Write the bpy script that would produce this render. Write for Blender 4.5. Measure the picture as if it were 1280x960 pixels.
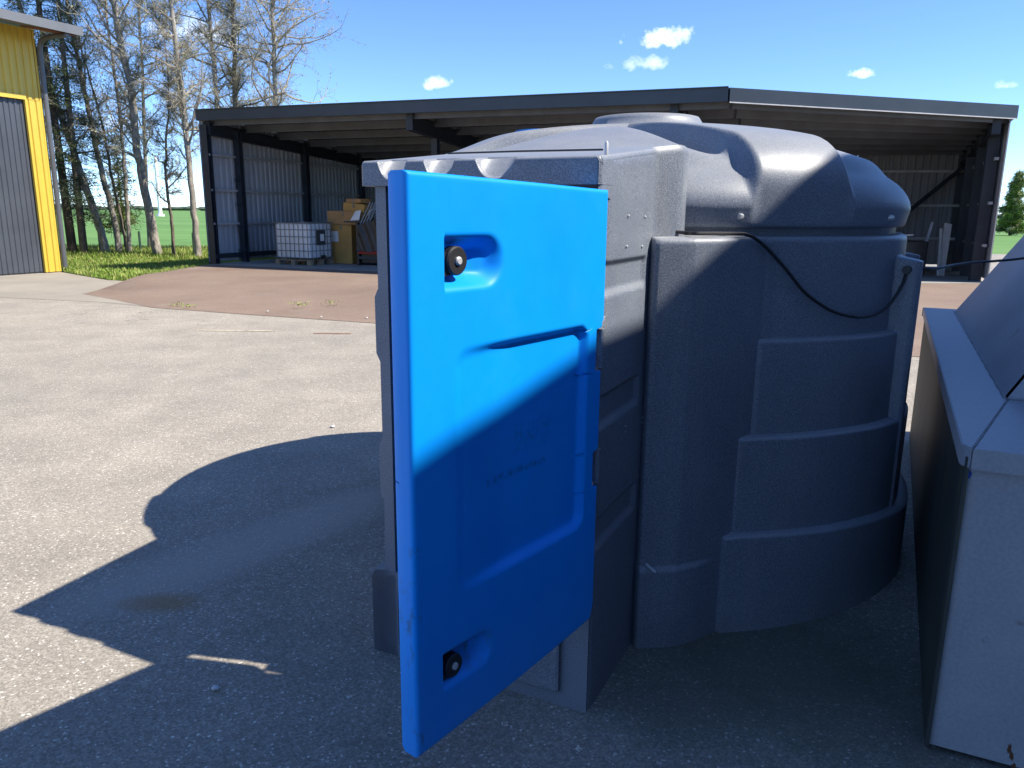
import bpy, bmesh, math, random
import numpy as np
from mathutils import Matrix, Vector

for o in list(bpy.data.objects):
    bpy.data.objects.remove(o)
scene = bpy.context.scene
COL = scene.collection
R = math.radians

# ------------------------------------------------------------------ camera
cam_data = bpy.data.cameras.new('camera')
cam = bpy.data.objects.new('camera', cam_data)
COL.objects.link(cam)
cam_data.sensor_fit = 'HORIZONTAL'
cam_data.sensor_width = 36.0
cam_data.lens = 962.0 / 1280.0 * 36.0
cam_data.clip_start = 0.05
cam_data.clip_end = 9000.0
cam.matrix_world = (Matrix.Translation((0, 0, 1.6)) @ Matrix.Rotation(R(90 - 12.58), 4, 'X')
                    @ Matrix.Rotation(R(0.5), 4, 'Z'))
scene.camera = cam

# ------------------------------------------------------------------ light
SUN_DIR = Vector((0.88, -0.165, 1.0)).normalized()      # towards the sun
SUN_EL = math.asin(SUN_DIR.z)
SUN_AZ = math.atan2(SUN_DIR.x, SUN_DIR.y)               # clockwise from +Y
SKY_STRENGTH = 0.145
world = bpy.data.worlds.new('World')
scene.world = world
world.use_nodes = True
wn, wl = world.node_tree.nodes, world.node_tree.links
wn.clear()
w_out = wn.new('ShaderNodeOutputWorld')
w_bg = wn.new('ShaderNodeBackground')
w_bg.inputs['Strength'].default_value = SKY_STRENGTH
w_sky = wn.new('ShaderNodeTexSky')
w_sky.sky_type = 'NISHITA'
w_sky.sun_disc = False
w_sky.sun_elevation = SUN_EL
w_sky.sun_rotation = SUN_AZ
w_sky.altitude = 2500
w_sky.air_density = 0.78
w_sky.dust_density = 0.0
w_sky.ozone_density = 2.5
w_geo = wn.new('ShaderNodeTexCoord')


def wmath(op, a, b=None, c=None, clamp=False):
    n = wn.new('ShaderNodeMath')
    n.operation = op
    n.use_clamp = clamp
    for i, v in enumerate((a, b, c)):
        if v is None:
            continue
        if isinstance(v, (int, float)):
            n.inputs[i].default_value = v
        else:
            wl.new(v, n.inputs[i])
    return n.outputs[0]


def wdot(sock, vec):
    n = wn.new('ShaderNodeVectorMath')
    n.operation = 'DOT_PRODUCT'
    wl.new(sock, n.inputs[0])
    n.inputs[1].default_value = vec
    return n.outputs['Value']


w_noise = wn.new('ShaderNodeTexNoise')
w_noise.inputs['Scale'].default_value = 42.0
w_noise.inputs['Detail'].default_value = 7.0
w_noise.inputs['Roughness'].default_value = 0.62
wl.new(w_geo.outputs['Generated'], w_noise.inputs['Vector'])
cloud_mask = None
# small fair-weather clouds: azimuth, elevation, half width, half height (degrees), strength
for az, el, hw, hh, st in ((10.2, 11.5, 3.2, 1.25, 1.0), (8.9, 9.9, 3.0, 0.8, .55), (23.0, 8.8, 1.7, .7, .9),
                           (-5.4, 8.6, 1.9, .8, .85), (-21.0, 11.0, 4.6, 1.5, .6), (-26.5, 5.2, 3.0, .7, .3),
                           (31.0, 7.6, 1.2, .5, .45),
                           (62.0, 14.0, 7.0, 2.0, .7), (-75.0, 15.0, 8.0, 2.4, .7)):
    a, e = R(az), R(el)
    fwd = Vector((math.sin(a) * math.cos(e), math.cos(a) * math.cos(e), math.sin(e)))
    rgt = Vector((math.cos(a), -math.sin(a), 0))
    up = rgt.cross(fwd)
    du = wmath('DIVIDE', wdot(w_geo.outputs['Generated'], rgt), math.sin(R(hw)))
    dv = wmath('DIVIDE', wdot(w_geo.outputs['Generated'], up), math.sin(R(hh)))
    # flatter base than top
    dv2 = wmath('MULTIPLY', dv, wmath('ADD', 1.0, wmath('MULTIPLY', wmath('LESS_THAN', dv, 0.0), 0.6)))
    rad = wmath('SQRT', wmath('ADD', wmath('MULTIPLY', du, du), wmath('MULTIPLY', dv2, dv2)))
    front = wmath('GREATER_THAN', wdot(w_geo.outputs['Generated'], fwd), 0.3)
    m = wmath('SUBTRACT', wmath('ADD', wmath('SUBTRACT', 0.62, rad),
                                wmath('MULTIPLY', w_noise.outputs['Fac'], 2.3)), 1.12)
    m = wmath('MULTIPLY', wmath('MULTIPLY', m, 1.25, clamp=True), front)
    m = wmath('MULTIPLY', m, st)
    cloud_mask = m if cloud_mask is None else wmath('MAXIMUM', cloud_mask, m)
w_mix = wn.new('ShaderNodeMix')
w_mix.data_type = 'RGBA'
wl.new(cloud_mask, w_mix.inputs['Factor'])
w_tint = wn.new('ShaderNodeMix')
w_tint.data_type = 'RGBA'
w_tint.blend_type = 'MULTIPLY'
w_tint.inputs['Factor'].default_value = 1.0
w_tint.inputs['B'].default_value = (0.88, 0.95, 1.08, 1)
wl.new(w_sky.outputs['Color'], w_tint.inputs['A'])
w_hsv = wn.new('ShaderNodeHueSaturation')
w_hsv.inputs['Saturation'].default_value = 1.06
w_hsv.inputs['Value'].default_value = 1.0
wl.new(w_tint.outputs['Result'], w_hsv.inputs['Color'])
wl.new(w_hsv.outputs['Color'], w_mix.inputs['A'])
w_mix.inputs['B'].default_value = (7.6, 7.9, 8.3, 1)
wl.new(w_mix.outputs['Result'], w_bg.inputs['Color'])
wl.new(w_bg.outputs['Background'], w_out.inputs['Surface'])

sun_data = bpy.data.lights.new('sun', 'SUN')
sun_data.energy = 4.4
sun_data.angle = R(0.53)
sun_data.color = (1.0, 0.935, 0.83)
sun = bpy.data.objects.new('sun', sun_data)
sun.rotation_euler = SUN_DIR.to_track_quat('Z', 'Y').to_euler()
sun.location = (20, -4, 25)
COL.objects.link(sun)

scene.render.engine = 'CYCLES'
world.cycles.sampling_method = 'MANUAL'
world.cycles.sample_map_resolution = 256
scene.view_settings.view_transform = 'Standard'
scene.view_settings.look = 'None'
scene.view_settings.gamma = 1.0
scene.view_settings.use_curve_mapping = False
scene.view_settings.exposure = 0.92

# ------------------------------------------------------------------ materials
MATS = {}


class NT:
    """small helper around one material's node tree"""

    def __init__(self, name, rough=0.6, metallic=0.0, spec=0.5):
        self.m = bpy.data.materials.new(name)
        self.m.use_nodes = True
        self.n, self.l = self.m.node_tree.nodes, self.m.node_tree.links
        self.p = self.n['Principled BSDF']
        self.p.inputs['Roughness'].default_value = rough
        self.p.inputs['Metallic'].default_value = metallic
        self.p.inputs['Specular IOR Level'].default_value = spec
        self.tc = self.n.new('ShaderNodeTexCoord')
        MATS[name] = self.m

    def vec(self, scale=(1, 1, 1), src='Object', loc=(0, 0, 0)):
        mp = self.n.new('ShaderNodeMapping')
        mp.inputs['Scale'].default_value = scale
        mp.inputs['Location'].default_value = loc
        self.l.new(self.tc.outputs[src], mp.inputs['Vector'])
        return mp.outputs[0]

    def noise(self, scale, detail=4, rough=.55, vec=None, dist=0.0):
        t = self.n.new('ShaderNodeTexNoise')
        t.inputs['Scale'].default_value = scale
        t.inputs['Detail'].default_value = detail
        t.inputs['Roughness'].default_value = rough
        t.inputs['Distortion'].default_value = dist
        self.l.new(vec if vec is not None else self.tc.outputs['Object'], t.inputs['Vector'])
        return t.outputs['Fac']

    def voro(self, scale, vec=None, feature='F1', out='Distance'):
        t = self.n.new('ShaderNodeTexVoronoi')
        t.feature = feature
        t.inputs['Scale'].default_value = scale
        self.l.new(vec if vec is not None else self.tc.outputs['Object'], t.inputs['Vector'])
        return t.outputs[out]

    def ramp(self, fac, stops, mode='LINEAR'):
        r = self.n.new('ShaderNodeValToRGB')
        r.color_ramp.interpolation = mode
        el = r.color_ramp.elements
        while len(el) > 1:
            el.remove(el[-1])
        el[0].position = stops[0][0]
        el[0].color = tuple(stops[0][1]) + (1,) if len(stops[0][1]) == 3 else stops[0][1]
        for pos, c in stops[1:]:
            e = el.new(pos)
            e.color = tuple(c) + (1,)
        self.l.new(fac, r.inputs['Fac'])
        return r.outputs['Color']

    def mix(self, a, b, fac, blend='MIX'):
        n = self.n.new('ShaderNodeMix')
        n.data_type = 'RGBA'
        n.blend_type = blend
        for key, v in (('A', a), ('B', b)):
            if isinstance(v, tuple):
                n.inputs[key].default_value = v + (1,) if len(v) == 3 else v
            else:
                self.l.new(v, n.inputs[key])
        if isinstance(fac, (int, float)):
            n.inputs['Factor'].default_value = fac
        else:
            self.l.new(fac, n.inputs['Factor'])
        return n.outputs['Result']

    def math(self, op, a, b=0.0, clamp=False):
        n = self.n.new('ShaderNodeMath')
        n.operation = op
        n.use_clamp = clamp
        for i, v in enumerate((a, b)):
            if isinstance(v, (int, float)):
                n.inputs[i].default_value = v
            else:
                self.l.new(v, n.inputs[i])
        return n.outputs[0]

    def xyz(self, src='Object'):
        s = self.n.new('ShaderNodeSeparateXYZ')
        self.l.new(self.tc.outputs[src], s.inputs[0])
        return s.outputs

    def color(self, c):
        if isinstance(c, tuple):
            self.p.inputs['Base Color'].default_value = c + (1,)
        else:
            self.l.new(c, self.p.inputs['Base Color'])

    def rough(self, sock):
        self.l.new(sock, self.p.inputs['Roughness'])

    def bump(self, h, strength=.3, dist=.01):
        b = self.n.new('ShaderNodeBump')
        b.inputs['Strength'].default_value = strength
        b.inputs['Distance'].default_value = dist
        self.l.new(h, b.inputs['Height'])
        self.l.new(b.outputs['Normal'], self.p.inputs['Normal'])


def simple(name, c, rough=.6, metallic=0.0, var=.18, scale=6.0, spec=.5, grain=None):
    t = NT(name, rough, metallic, spec)
    f = t.noise(scale, 5, .6)
    lo = tuple(x * (1 - var) for x in c)
    hi = tuple(min(1, x * (1 + var)) for x in c)
    col = t.ramp(f, [(.3, lo), (.7, hi)])
    if grain:
        g = t.noise(grain, 2, .6)
        col = t.mix(col, t.ramp(g, [(.3, (.75,) * 3), (.7, (1.2,) * 3)]), .6, 'MULTIPLY')
    t.color(col)
    return t.m


# rotomoulded speckled grey plastic
t = NT('grey_plastic', .42, 0, .5)
sp = t.noise(330, 2, .75)
sp2 = t.noise(170, 3, .7)
lo = t.noise(2.2, 5, .6)
base = t.ramp(sp, [(.36, (.095, .116, .158)), (.5, (.152, .176, .224)), (.66, (.30, .33, .385))])
base = t.mix(base, t.ramp(sp2, [(.35, (.84,) * 3), (.65, (1.14,) * 3)]), 1.0, 'MULTIPLY')
base = t.mix(base, t.ramp(lo, [(.3, (.86, .86, .87)), (.7, (1.1, 1.1, 1.08))]), 1.0, 'MULTIPLY')
streak = t.noise(3.0, 5, .65, t.vec((6, 6, .35)))
base = t.mix(base, (.23, .23, .225), t.math('MULTIPLY', t.ramp(streak, [(.54, (0,) * 3), (.78, (1,) * 3)]), .36))
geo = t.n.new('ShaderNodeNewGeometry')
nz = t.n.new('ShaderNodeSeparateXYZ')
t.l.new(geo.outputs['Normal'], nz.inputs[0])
dust_highlight = t.math('MULTIPLY', t.math('MULTIPLY', t.math('SUBTRACT', nz.outputs[2], .25), 1.6, True), t.math('ADD', .25, t.noise(7, 5, .7)), True)
base = t.mix(base, (.36, .36, .355), t.math('MULTIPLY', dust_highlight, .55))  # pale dust plus lit ledge highlights, painted on upward-facing faces
# dust and splash dirt low down near the ground
zz = t.xyz()[2]
dirt = t.math('MULTIPLY', t.math('SUBTRACT', 1.0, t.math('DIVIDE', zz, .22), True), t.noise(14, 5, .7))
base = t.mix(base, (.20, .175, .14), t.math('MULTIPLY', dirt, .3))
t.color(base)
t.rough(t.math('ADD', .36, t.math('MULTIPLY', lo, .16)))
t.bump(t.math('ADD', t.math('MULTIPLY', sp, .6), t.math('MULTIPLY', t.noise(24, 3), 1.4)), .12, .003)

# blue door plastic
t = NT('blue_plastic', .45, 0, .28)
lo = t.noise(3.0, 5, .6)
base = t.ramp(lo, [(.3, (.0006, .275, .90)), (.7, (.001, .31, .97))])
ox = t.xyz()
smear = t.noise(26, 5, .7, t.vec((1, 1, .5)))
scr = t.noise(6, 3, .6, t.vec((40, 40, 1.2)))
base = t.mix(base, (.05, .28, .70), t.math('MULTIPLY', t.ramp(scr, [(.66, (0,) * 3), (.82, (1,) * 3)]), .12))
# grime in the closing edge
edge = t.math('MULTIPLY', t.math('GREATER_THAN', ox[0], .755), t.math('LESS_THAN', ox[2], .85))
base = t.mix(base, (.035, .07, .06), t.math('MULTIPLY', t.math('MULTIPLY', edge, t.ramp(smear, [(.55, (0,) * 3), (.68, (1,) * 3)])), .5))
# green grime in the lower latch pocket
e1 = t.math('SUBTRACT', ox[0], .56)
e2 = t.math('SUBTRACT', ox[2], .497)
dd2 = t.math('ADD', t.math('MULTIPLY', e1, e1), t.math('MULTIPLY', e2, e2))
pk = t.math('SUBTRACT', 1.0, t.math('DIVIDE', dd2, .0042), True)
base = t.mix(base, (.03, .09, .07), t.math('MULTIPLY', t.math('MULTIPLY', pk, t.ramp(smear, [(.45, (0,) * 3), (.62, (1,) * 3)])), .6))
# greasy remains on the worn emblem line
gx = t.math('MULTIPLY', t.math('GREATER_THAN', ox[0], .25), t.math('LESS_THAN', ox[0], .51))
gz = t.math('SUBTRACT', 1.0, t.math('DIVIDE', t.math('ABSOLUTE', t.math('SUBTRACT', ox[2], .932)), .014), True)
gn = t.noise(48, 4, .7)
base = t.mix(base, (.008, .10, .24), t.math('MULTIPLY', t.math('MULTIPLY', t.math('MULTIPLY', gx, gz), t.ramp(gn, [(.42, (0,) * 3), (.62, (1,) * 3)])), .75))
hx = t.math('MULTIPLY', t.math('GREATER_THAN', ox[0], .23), t.math('LESS_THAN', ox[0], .41))
hz_ = t.math('SUBTRACT', 1.0, t.math('DIVIDE', t.math('ABSOLUTE', t.math('SUBTRACT', ox[2], 1.02)), .05), True)
base = t.mix(base, (.008, .10, .24), t.math('MULTIPLY', t.math('MULTIPLY', t.math('MULTIPLY', hx, hz_), t.ramp(gn, [(.5, (0,) * 3), (.66, (1,) * 3)])), .45))
# rain-washed dust towards the bottom and faint chalky fading
dz = t.math('SUBTRACT', 1.0, t.math('DIVIDE', t.math('SUBTRACT', ox[2], .30), .30), True)
base = t.mix(base, (.16, .28, .46), t.math('MULTIPLY', t.math('MULTIPLY', dz, t.noise(11, 5, .7, t.vec((1, 1, .3)))), .28))
scf = t.noise(2.6, 6, .7)
base = t.mix(base, (.05, .36, .80), t.math('MULTIPLY', t.ramp(scf, [(.52, (0,) * 3), (.72, (1,) * 3)]), .16))
t.color(base)
t.rough(t.math('ADD', .36, t.math('MULTIPLY', t.noise(9, 4), .2)))
t.bump(t.noise(55, 3), .05, .003)
simple('emblem_grime', (.012, .10, .27), .6, var=.5, scale=60)

simple('black_rubber', (.018, .018, .02), .5)
simple('black_plastic', (.02, .021, .024), .38)
simple('bolt_steel', (.55, .55, .56), .4, .3)
simple('cavity_plastic', (.05, .053, .06), .6)
simple('cap_blue', (.004, .16, .55), .4)

# worn asphalt
t = NT('asphalt', .86, 0, .35)
vv = t.vec((1, 1, 1))
big = t.noise(.22, 6, .6)
mid = t.noise(1.7, 5, .65)
fine = t.voro(135, out='Color')
fs = t.n.new('ShaderNodeSeparateColor')
t.l.new(fine, fs.inputs[0])
grit = t.noise(240, 2, .7)
stone = t.ramp(fs.outputs[0], [(0, (.235, .214, .184)), (.5, (.315, .286, .244)), (.85, (.390, .352, .302)), (.97, (.45, .41, .355)), (.988, (.72, .68, .61))])
stone = t.mix(stone, t.ramp(grit, [(.3, (.72,) * 3), (.7, (1.25,) * 3)]), .9, 'MULTIPLY')
stone = t.mix(stone, t.ramp(big, [(.3, (.90, .90, .90)), (.68, (1.12, 1.11, 1.08))]), 1.0, 'MULTIPLY')
stone = t.mix(stone, t.ramp(mid, [(.3, (.84, .84, .84)), (.7, (1.14, 1.13, 1.11))]), .9, 'MULTIPLY')
# dusty pale drift
px = t.xyz()
ang = R(24)
u = t.math('ADD', t.math('MULTIPLY', t.math('ADD', px[0], 1.25), math.cos(R(52))), t.math('MULTIPLY', t.math('SUBTRACT', px[1], 3.55), math.sin(R(52))))
v = t.math('ADD', t.math('MULTIPLY', t.math('ADD', px[0], 1.25), -math.sin(R(52))), t.math('MULTIPLY', t.math('SUBTRACT', px[1], 3.55), math.cos(R(52))))
ell = t.math('ADD', t.math('POWER', t.math('ABSOLUTE', t.math('DIVIDE', u, 1.05)), 4), t.math('POWER', t.math('ABSOLUTE', t.math('DIVIDE', v, .28)), 2))
dr = t.math('SUBTRACT', 1.0, t.math('ADD', ell, t.math('MULTIPLY', t.math('SUBTRACT', mid, .5), 1.6)), True)
stone = t.mix(stone, (.42, .385, .34), t.math('MULTIPLY', dr, .7))
# rusty brown spot
b1 = t.math('DIVIDE', t.math('ADD', px[0], 1.46), .20)
b2 = t.math('DIVIDE', t.math('SUBTRACT', px[1], 2.93), .10)
br = t.math('SUBTRACT', 1.0, t.math('ADD', t.math('MULTIPLY', b1, b1), t.math('ADD', t.math('MULTIPLY', b2, b2), t.math('SUBTRACT', mid, .5))), True)
stone = t.mix(stone, (.30, .18, .08), t.math('MULTIPLY', br, .7))
# darker greenish patch in the corner beside the tank
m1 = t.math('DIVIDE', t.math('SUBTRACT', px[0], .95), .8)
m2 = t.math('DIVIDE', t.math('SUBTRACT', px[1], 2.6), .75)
green_patch = t.math('SUBTRACT', 1.15, t.math('ADD', t.math('ADD', t.math('MULTIPLY', m1, m1), t.math('MULTIPLY', m2, m2)), t.math('SUBTRACT', mid, .5)), True)
stone = t.mix(stone, (.085, .092, .062), t.math('MULTIPLY', green_patch, .8))
# hairline cracks
ck = t.voro(.55, t.vec((1, 1, 1)), 'DISTANCE_TO_EDGE')
ckd = t.math('ADD', ck, t.math('MULTIPLY', t.math('SUBTRACT', t.noise(4, 4), .5), .12))
crk = t.math('MULTIPLY', t.math('LESS_THAN', t.math('ABSOLUTE', ckd), .0018), t.math('GREATER_THAN', big, .56))
stone = t.mix(stone, (.06, .056, .052), t.math('MULTIPLY', crk, .55))
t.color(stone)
t.bump(t.math('ADD', fs.outputs[0], t.math('MULTIPLY', grit, .8)), .34, .005)

# reddish brown asphalt pad before the shed
t = NT('brown_asphalt', .88, 0, .3)
big = t.noise(.5, 6, .65)
f1 = t.noise(38, 4, .7)
c = t.ramp(big, [(.3, (.205, .146, .113)), (.7, (.285, .211, .163))])
c = t.mix(c, t.ramp(f1, [(.3, (.7,) * 3), (.7, (1.25,) * 3)]), .7, 'MULTIPLY')
c = t.mix(c, (.30, .26, .22), t.math('MULTIPLY', t.ramp(t.noise(1.1, 6, .7), [(.56, (0,) * 3), (.75, (1,) * 3)]), .4))
t.color(c)
t.bump(f1, .4, .01)

t = NT('sandy_concrete', .9, 0, .3)
big = t.noise(.6, 6, .65)
c = t.ramp(big, [(.3, (.27, .245, .205)), (.7, (.36, .325, .27))])
c = t.mix(c, t.ramp(t.noise(40, 4, .7), [(.3, (.75,) * 3), (.7, (1.2,) * 3)]), .7, 'MULTIPLY')
t.color(c)
t.bump(t.noise(40, 4), .3, .008)

simple('shed_concrete', (.30, .29, .265), .9, var=.25, scale=2.0, grain=30)
t = NT('field_green', .9, 0, .2)
n1 = t.noise(.012, 5, .6, t.vec((1, 6, 1)))
n2 = t.noise(.5, 5, .7)
c = t.ramp(n1, [(.32, (.105, .215, .058)), (.5, (.128, .25, .068)), (.68, (.155, .275, .085))])
c = t.mix(c, t.ramp(n2, [(.3, (.8,) * 3), (.7, (1.2,) * 3)]), .8, 'MULTIPLY')
t.color(c)
t = NT('verge_soil', .95, 0, .2)
c = t.ramp(t.noise(2.2, 6, .7), [(.3, (.09, .13, .03)), (.55, (.15, .21, .05)), (.75, (.22, .22, .09))])
t.color(c)
for nm, c in (('grass_blade', (.19, .29, .045)), ('grass_dry', (.36, .36, .11))):
    t = NT(nm, .6, 0, .25)
    t.color(t.ramp(t.noise(.9, 5, .7), [(.3, tuple(x * .72 for x in c)), (.7, tuple(x * 1.25 for x in c))]))
simple('old_paint', (.52, .44, .33), .8, var=.35, scale=14, grain=60)
simple('rust_paint', (.27, .14, .09), .8, var=.35, scale=14, grain=60)

simple('steel_navy', (.022, .029, .040), .5, var=.25, scale=3)
simple('fascia_navy', (.038, .052, .066), .42, var=.15, scale=1.2)
t = NT('wall_sheet', .5, .0, .5)
st = t.noise(2.5, 5, .6, t.vec((3, 3, .25)))
t.color(t.ramp(st, [(.3, (.29, .32, .355)), (.7, (.39, .42, .455))]))
t = NT('ceiling_sheet', .55, .0, .5)
t.color(t.ramp(t.noise(1.4, 5, .6), [(.3, (.085, .098, .118)), (.7, (.125, .140, .165))]))
t = NT('back_sheet', .5, .0, .5)
st = t.noise(2.5, 5, .6, t.vec((3, 3, .25)))
t.color(t.ramp(st, [(.3, (.19, .193, .205)), (.7, (.25, .255, .27))]))
simple('purlin_grey', (.105, .118, .138), .55, var=.2, scale=2)
simple('girt_zinc', (.42, .43, .44), .45, .2, var=.2, scale=3)
simple('roof_sheet_top', (.10, .10, .11), .5)

simple('yellow_cladding', (.62, .43, .06), .45, var=.08, scale=1.5)
simple('door_charcoal', (.062, .070, .085), .45, var=.15, scale=1.5)
simple('roof_fascia_grey', (.135, .14, .15), .5, var=.12, scale=1.5)
simple('soffit_brown', (.26, .085, .045), .7, var=.2, scale=4)
simple('downpipe_grey', (.10, .105, .115), .4, var=.15, scale=4)

# galvanised, grimy steel of the hopper
t = NT('grey_steel', .48, .0, .5)
lo = t.noise(1.6, 6, .65)
c = t.ramp(lo, [(.3, (.30, .305, .33)), (.7, (.40, .405, .43))])
c = t.mix(c, t.ramp(t.noise(90, 3, .7), [(.3, (.86,) * 3), (.7, (1.12,) * 3)]), .8, 'MULTIPLY')
strk = t.noise(4.0, 5, .7, t.vec((8, 8, .4)))
c = t.mix(c, (.13, .125, .12), t.math('MULTIPLY', t.ramp(strk, [(.6, (0,) * 3), (.8, (1,) * 3)]), .18))
rs = t.noise(5.5, 6, .72)
c = t.mix(c, (.16, .075, .035), t.math('MULTIPLY', t.ramp(rs, [(.61, (0,) * 3), (.69, (1,) * 3)]), .55))
t.color(c)
t.rough(t.math('ADD', .34, t.math('MULTIPLY', lo, .3)))
t.bump(t.math('ADD', t.noise(2.2, 3), t.math('MULTIPLY', t.noise(120, 2), .05)), .12, .02)
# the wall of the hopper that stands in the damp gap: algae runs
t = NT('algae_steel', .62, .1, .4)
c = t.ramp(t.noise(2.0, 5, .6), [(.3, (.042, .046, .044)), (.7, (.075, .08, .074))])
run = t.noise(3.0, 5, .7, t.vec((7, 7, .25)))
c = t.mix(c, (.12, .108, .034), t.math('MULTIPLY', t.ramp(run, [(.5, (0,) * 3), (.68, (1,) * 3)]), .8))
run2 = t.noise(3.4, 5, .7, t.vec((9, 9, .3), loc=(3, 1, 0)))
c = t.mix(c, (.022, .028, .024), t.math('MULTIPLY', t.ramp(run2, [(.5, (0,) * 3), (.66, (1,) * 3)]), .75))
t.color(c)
simple('rust', (.13, .05, .022), .9, var=.5, scale=30)
simple('blue_spray', (.01, .06, .42), .6, var=.3, scale=40)
simple('weld_grey', (.27, .275, .29), .5, .1)

for nm, c in (('bark_grey', (.36, .32, .265)), ('bark_dark', (.105, .085, .065)), ('bark_brown', (.20, .165, .125))):
    t = NT(nm, .9, 0, .2)
    a = t.noise(6, 6, .7, t.vec((2, 2, .7)))
    b = t.voro(5, t.vec((2, 2, .8)))
    col = t.ramp(a, [(.32, tuple(x * .42 for x in c)), (.55, c), (.72, tuple(min(1, x * 1.45) for x in c))])
    t.color(col)
    t.bump(a, .6, .03)
simple('twig_pale', (.37, .325, .255), .85, var=.3, scale=1.2)
simple('twig_brown', (.25, .21, .165), .85, var=.3, scale=1.2)
for nm, c in (('bud_olive', (.34, .34, .17)), ('bud_grey', (.25, .235, .16)), ('needle_dark', (.048, .072, .034)),
              ('needle_olive', (.12, .14, .045)), ('leaf_green', (.13, .20, .03)), ('wood_far', (.075, .105, .07))):
    t = NT(nm, .65, 0, .25)
    t.color(t.ramp(t.noise(1.6, 5, .7), [(.3, tuple(x * .6 for x in c)), (.7, tuple(min(1, x * 1.35) for x in c))]))
    t.p.inputs['Subsurface Weight'].default_value = 0.0

simple('ibc_bottle', (.66, .69, .72), .35, var=.08, scale=3)
simple('cage_steel', (.20, .215, .23), .4, .6)
simple('pallet_wood', (.24, .19, .13), .85, var=.3, scale=8)
simple('cardboard', (.44, .235, .085), .8, var=.15, scale=3)
simple('cardboard_ochre', (.50, .27, .07), .8, var=.15, scale=3)
simple('paper_white', (.72, .72, .70), .7, var=.06)
simple('print_dark', (.04, .05, .055), .6)
simple('tarp_black', (.018, .020, .025), .4, var=.4, scale=5)
simple('red_paint', (.42, .02, .025), .5, var=.2)
simple('strap_grey', (.22, .27, .31), .6)
simple('plank_white', (.60, .59, .57), .7, var=.15)
simple('post_green', (.025, .055, .035), .6)
simple('tower_white', (.80, .80, .80), .5, var=.04)
simple('hall_grey', (.20, .205, .21), .6, var=.1)

# ------------------------------------------------------------------ geometry helpers


def mesh_obj(name, verts, faces, mat, parent=None, smooth=False, loc=None, mats=None, idx=None):
    me = bpy.data.meshes.new(name)
    me.from_pydata([tuple(v) for v in verts], [], [tuple(f) for f in faces])
    for m in (mats or [mat]):
        me.materials.append(MATS[m])
    if idx is not None:
        me.polygons.foreach_set('material_index', idx)
    if smooth:
        me.polygons.foreach_set('use_smooth', [True] * len(me.polygons))
    me.update()
    o = bpy.data.objects.new(name, me)
    COL.objects.link(o)
    if parent is not None:
        o.parent = parent
    if loc is not None:
        o.location = loc
    return o


def share(name, me, parent, loc=(0, 0, 0), rot=(0, 0, 0), scale=(1, 1, 1)):
    o = bpy.data.objects.new(name, me)
    COL.objects.link(o)
    o.parent = parent
    o.location, o.rotation_euler, o.scale = loc, rot, scale
    return o


def thing(name, label, cat, loc=(0, 0, 0), rotz=0.0, group=None):
    o = bpy.data.objects.new(name, None)
    o.empty_display_size = .1
    COL.objects.link(o)
    o.location = loc
    o.rotation_euler = (0, 0, rotz)
    return tag(o, label, cat, group)


def tag(o, label, cat, group=None):
    o['label'] = label
    o['category'] = cat
    if group:
        o['group'] = group
    return o


def kind(o, k, label=None):
    o['kind'] = k
    if label:
        o['label'] = label
    return o


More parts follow.
